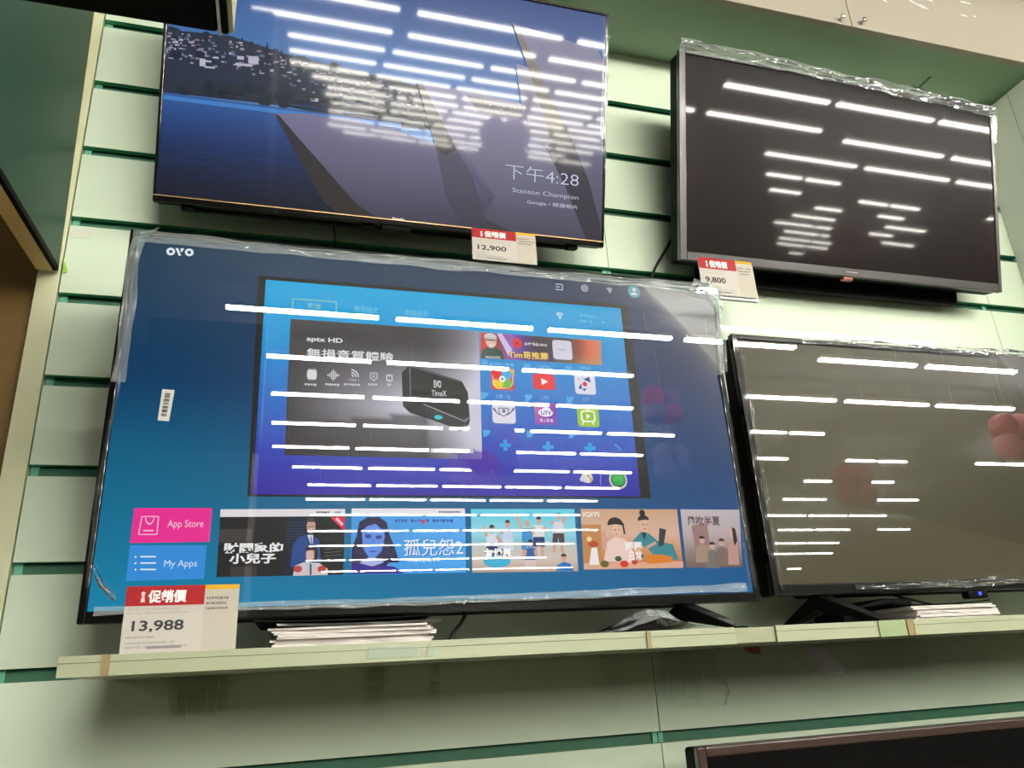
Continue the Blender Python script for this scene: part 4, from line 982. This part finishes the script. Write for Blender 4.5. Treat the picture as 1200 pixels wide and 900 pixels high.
tape([(195, 790), (270, 786), (268, 832), (200, 842)], 'scratched clear tape on the wall below the 13,988 price card', 3, fold_glints=[[(197, 803), (195, 826)], [(208, 803), (206, 832)], [(217, 810), (219, 842)], [(244, 800), (241, 836)], [(257, 796), (252, 838)], [(268, 803), (267, 832)]])
tape([(702, 762), (728, 760), (727, 836), (708, 840)], 'clear tape left of the panel seam below the shelf', 4, fold_glints=[[(704, 777), (720, 775)], [(706, 781), (719, 780)], [(733, 772), (734, 790)]])
tape([(768, 764), (836, 760), (856, 826), (770, 834)], 'wide crinkled clear plastic on the wall right of the panel seam', 5, 22, fold_glints=[[(783, 768), (782, 790), (784, 825)], [(802, 766), (803, 800), (806, 828)], [(830, 764), (825, 785), (818, 826)], [(836, 778), (850, 796), (855, 810), (850, 826)]])
tape([(1010, 756), (1086, 752), (1090, 798), (1028, 792)], 'clear plastic remnant on the wall right of the torn lavender paper', 6)
tape([(684, 258), (727, 262), (725, 270), (690, 266)], 'small clear patch standing in for a glare on the wall beside the lower right corner of the upper left television', 7)  # clear patch put where a lamp glare shows on the slat

# ================================================================== STORE BEHIND THE CAMERA (seen in the glass, but for the added left lamp row)
def lamp_proto(L_):
    t = thing('ceiling_lamp', 'long white fluorescent ceiling lamp, all but the left row reflected in the television screens', 'ceiling lamp', group='ceiling lamps, all but the added left row mirrored in the screens')
    b = MB(); b.box((-L_ / 2, -.0145, 0), (L_ / 2, .0145, .014), M_lamp); b.build('tube', t)
    b = MB(); b.box((-L_ / 2 + .015, -.013, .0145), (L_ / 2 - .015, .013, .04), M_lampbody); b.build('housing', t)
    for x_ in (-L_ * .3, L_ * .3):
        b = MB(); b.tube([(x_, 0, .0405), (x_, 0, .1715)], .0025, M_lampbody, 6); b.build('hanger', t)
    return t
LS = .6
PROTO = {'A': lamp_proto(1.27 * LS), 'B': lamp_proto(1.0 * LS), 'C': lamp_proto(.55 * LS)}
USED = set()
def place_lamp(k, x, y):
    src = PROTO[k]; first = k not in USED; USED.add(k)
    if first: r = src
    else:
        r = src.copy(); C.objects.link(r)
        for ch in src.children:
            c_ = ch.copy(); C.objects.link(c_); c_.parent = r
    r.location = (.4236 + (x - .4236) * LS, 1.057 + (y - 1.057) * LS, CAM.z + 3 * LS)
rows = [(-4.2, 'A', ((-11, -6.5),)), (-4.2, 'B', ((4.25, 7),)), (-5.2, 'A', ((.5, 5.0),)), (-6.22, 'A', ((.55, 4.5),)), (-7.28, 'B', ((.72, 5),)),  # far left row added to light the right wall, outside the screens
        (-8.32, 'B', ((.72, 5.6),)), (-9.35, 'B', ((.72, 6),)), (-10.4, 'B', ((1.0, 6),)), (-11.5, 'B', ((1.25, 6),)), (-12.55, 'B', ((1.25, 6),)), (-13.9, 'B', ((1.4, 6.5),)),
        (-15.6, 'B', ((1.4, 7),)), (-17.5, 'B', ((1.5, 8),)), (-19.8, 'B', ((1.5, 8),)), (-22, 'B', ((2, 9),)),
        (-5.45, 'A', ((6.55, 9),)), (-6.65, 'A', ((6.4, 10),)), (-8.0, 'C', ((6.95, 7.8),)), (-9.34, 'C', ((7.9, 8), (9.6, 10.4), (12.3, 13.1))), (-10.75, 'C', ((9.8, 10.3), (11.2, 11.7))),
        (-12.25, 'B', ((10.6, 11), (12.9, 13))), (-13.9, 'B', ((11.3, 14.6),)), (-15.7, 'B', ((12.8, 14), (15.8, 16.6))), (-17.8, 'B', ((14.1, 15.4),)), (-19.8, 'B', ((15.4, 16.6),)), (-23.5, 'C', ((18.2, 18.8),))]
for y, k, spans in rows:
    for x0, x1 in spans:
        x = x0; st = {'A': 1.43, 'B': 1.1, 'C': .64}[k]
        while x < x1:
            place_lamp(k, x, y); x += st
def balloon_mat(name, col):
    m = mat(name, col, .3, coat=.5); nt = m.node_tree; p = nt.nodes['Principled BSDF']; o = nt.nodes['Material Output']
    t = nt.nodes.new('ShaderNodeBsdfTranslucent'); t.inputs[0].default_value = (*lin(col), 1); x = nt.nodes.new('ShaderNodeMixShader'); x.inputs[0].default_value = .6
    nt.links.new(p.outputs[0], x.inputs[1]); nt.links.new(t.outputs[0], x.inputs[2]); nt.links.new(x.outputs[0], o.inputs[0]); return m
M_pink = balloon_mat('balloon_pink', (200, 120, 140)); M_mauve = balloon_mat('balloon_mauve', (160, 146, 160)); M_rose = balloon_mat('balloon_rose', (170, 60, 84)); M_peach = balloon_mat('balloon_peach', (226, 178, 160))
def balloons(x, y, z, r, ma, mb_, label):
    t = thing('balloon_cluster', label, 'balloons', (x, y, z))
    for k in range(4):
        a = math.pi / 4 + k * math.pi / 2
        b = MB(); b.sphere((r * 1.05 * math.cos(a), 0, r * 1.05 * math.sin(a)), r, ma if k % 2 else mb_, sq=(1, 1, 1.05)); b.build('balloon', t, smooth=True)
    b = MB(); b.sphere((0, -r * .6, 0), r * .6, mb_); b.build('centre_balloon', t, smooth=True)
    b = MB(); b.tube([(0, 0, 0), (0, 0, 3.498 - z)], .001, M_white, 6); b.build('string', t)
def mirror(px, py, O, tilt, dist):
    n_ = Vector((0, math.cos(tilt), math.sin(tilt))); d = ray(px, py).normalized(); t = (Vector(O) - CAM).dot(n_) / d.dot(n_)
    q = CAM + d * t; d2 = d - 2 * d.dot(n_) * n_; return q + d2 * dist
for args, r, ma, mb_, lab in (
        ((775, 476, (0, -.2, 1.6), 0, 3.6), .076, M_pink, M_mauve, 'pink balloon flower mirrored at the right of the lit screen'),
        ((786, 542, (0, -.2, 1.6), 0, 4.2), .078, M_mauve, M_mauve, 'mauve balloon flower mirrored below the pink one in the lit screen'),
        ((1000, 570, (0, -.2, 1.6), 0, 5.2), .1, M_rose, M_rose, 'rose balloon flower mirrored in the middle of the grey screen'),
        ((1186, 512, (0, -.2, 1.6), 0, 4.2), .09, M_rose, M_pink, 'rose balloon flower mirrored at the right edge of the grey screen'),
        ((590, 172, (BX, BY, BZ), BT, 3.2), .09, M_mauve, M_pink, 'pink balloon flower mirrored in the upper left screen')):
    q = mirror(*args); balloons(q.x, q.y, q.z, r, ma, mb_, lab)
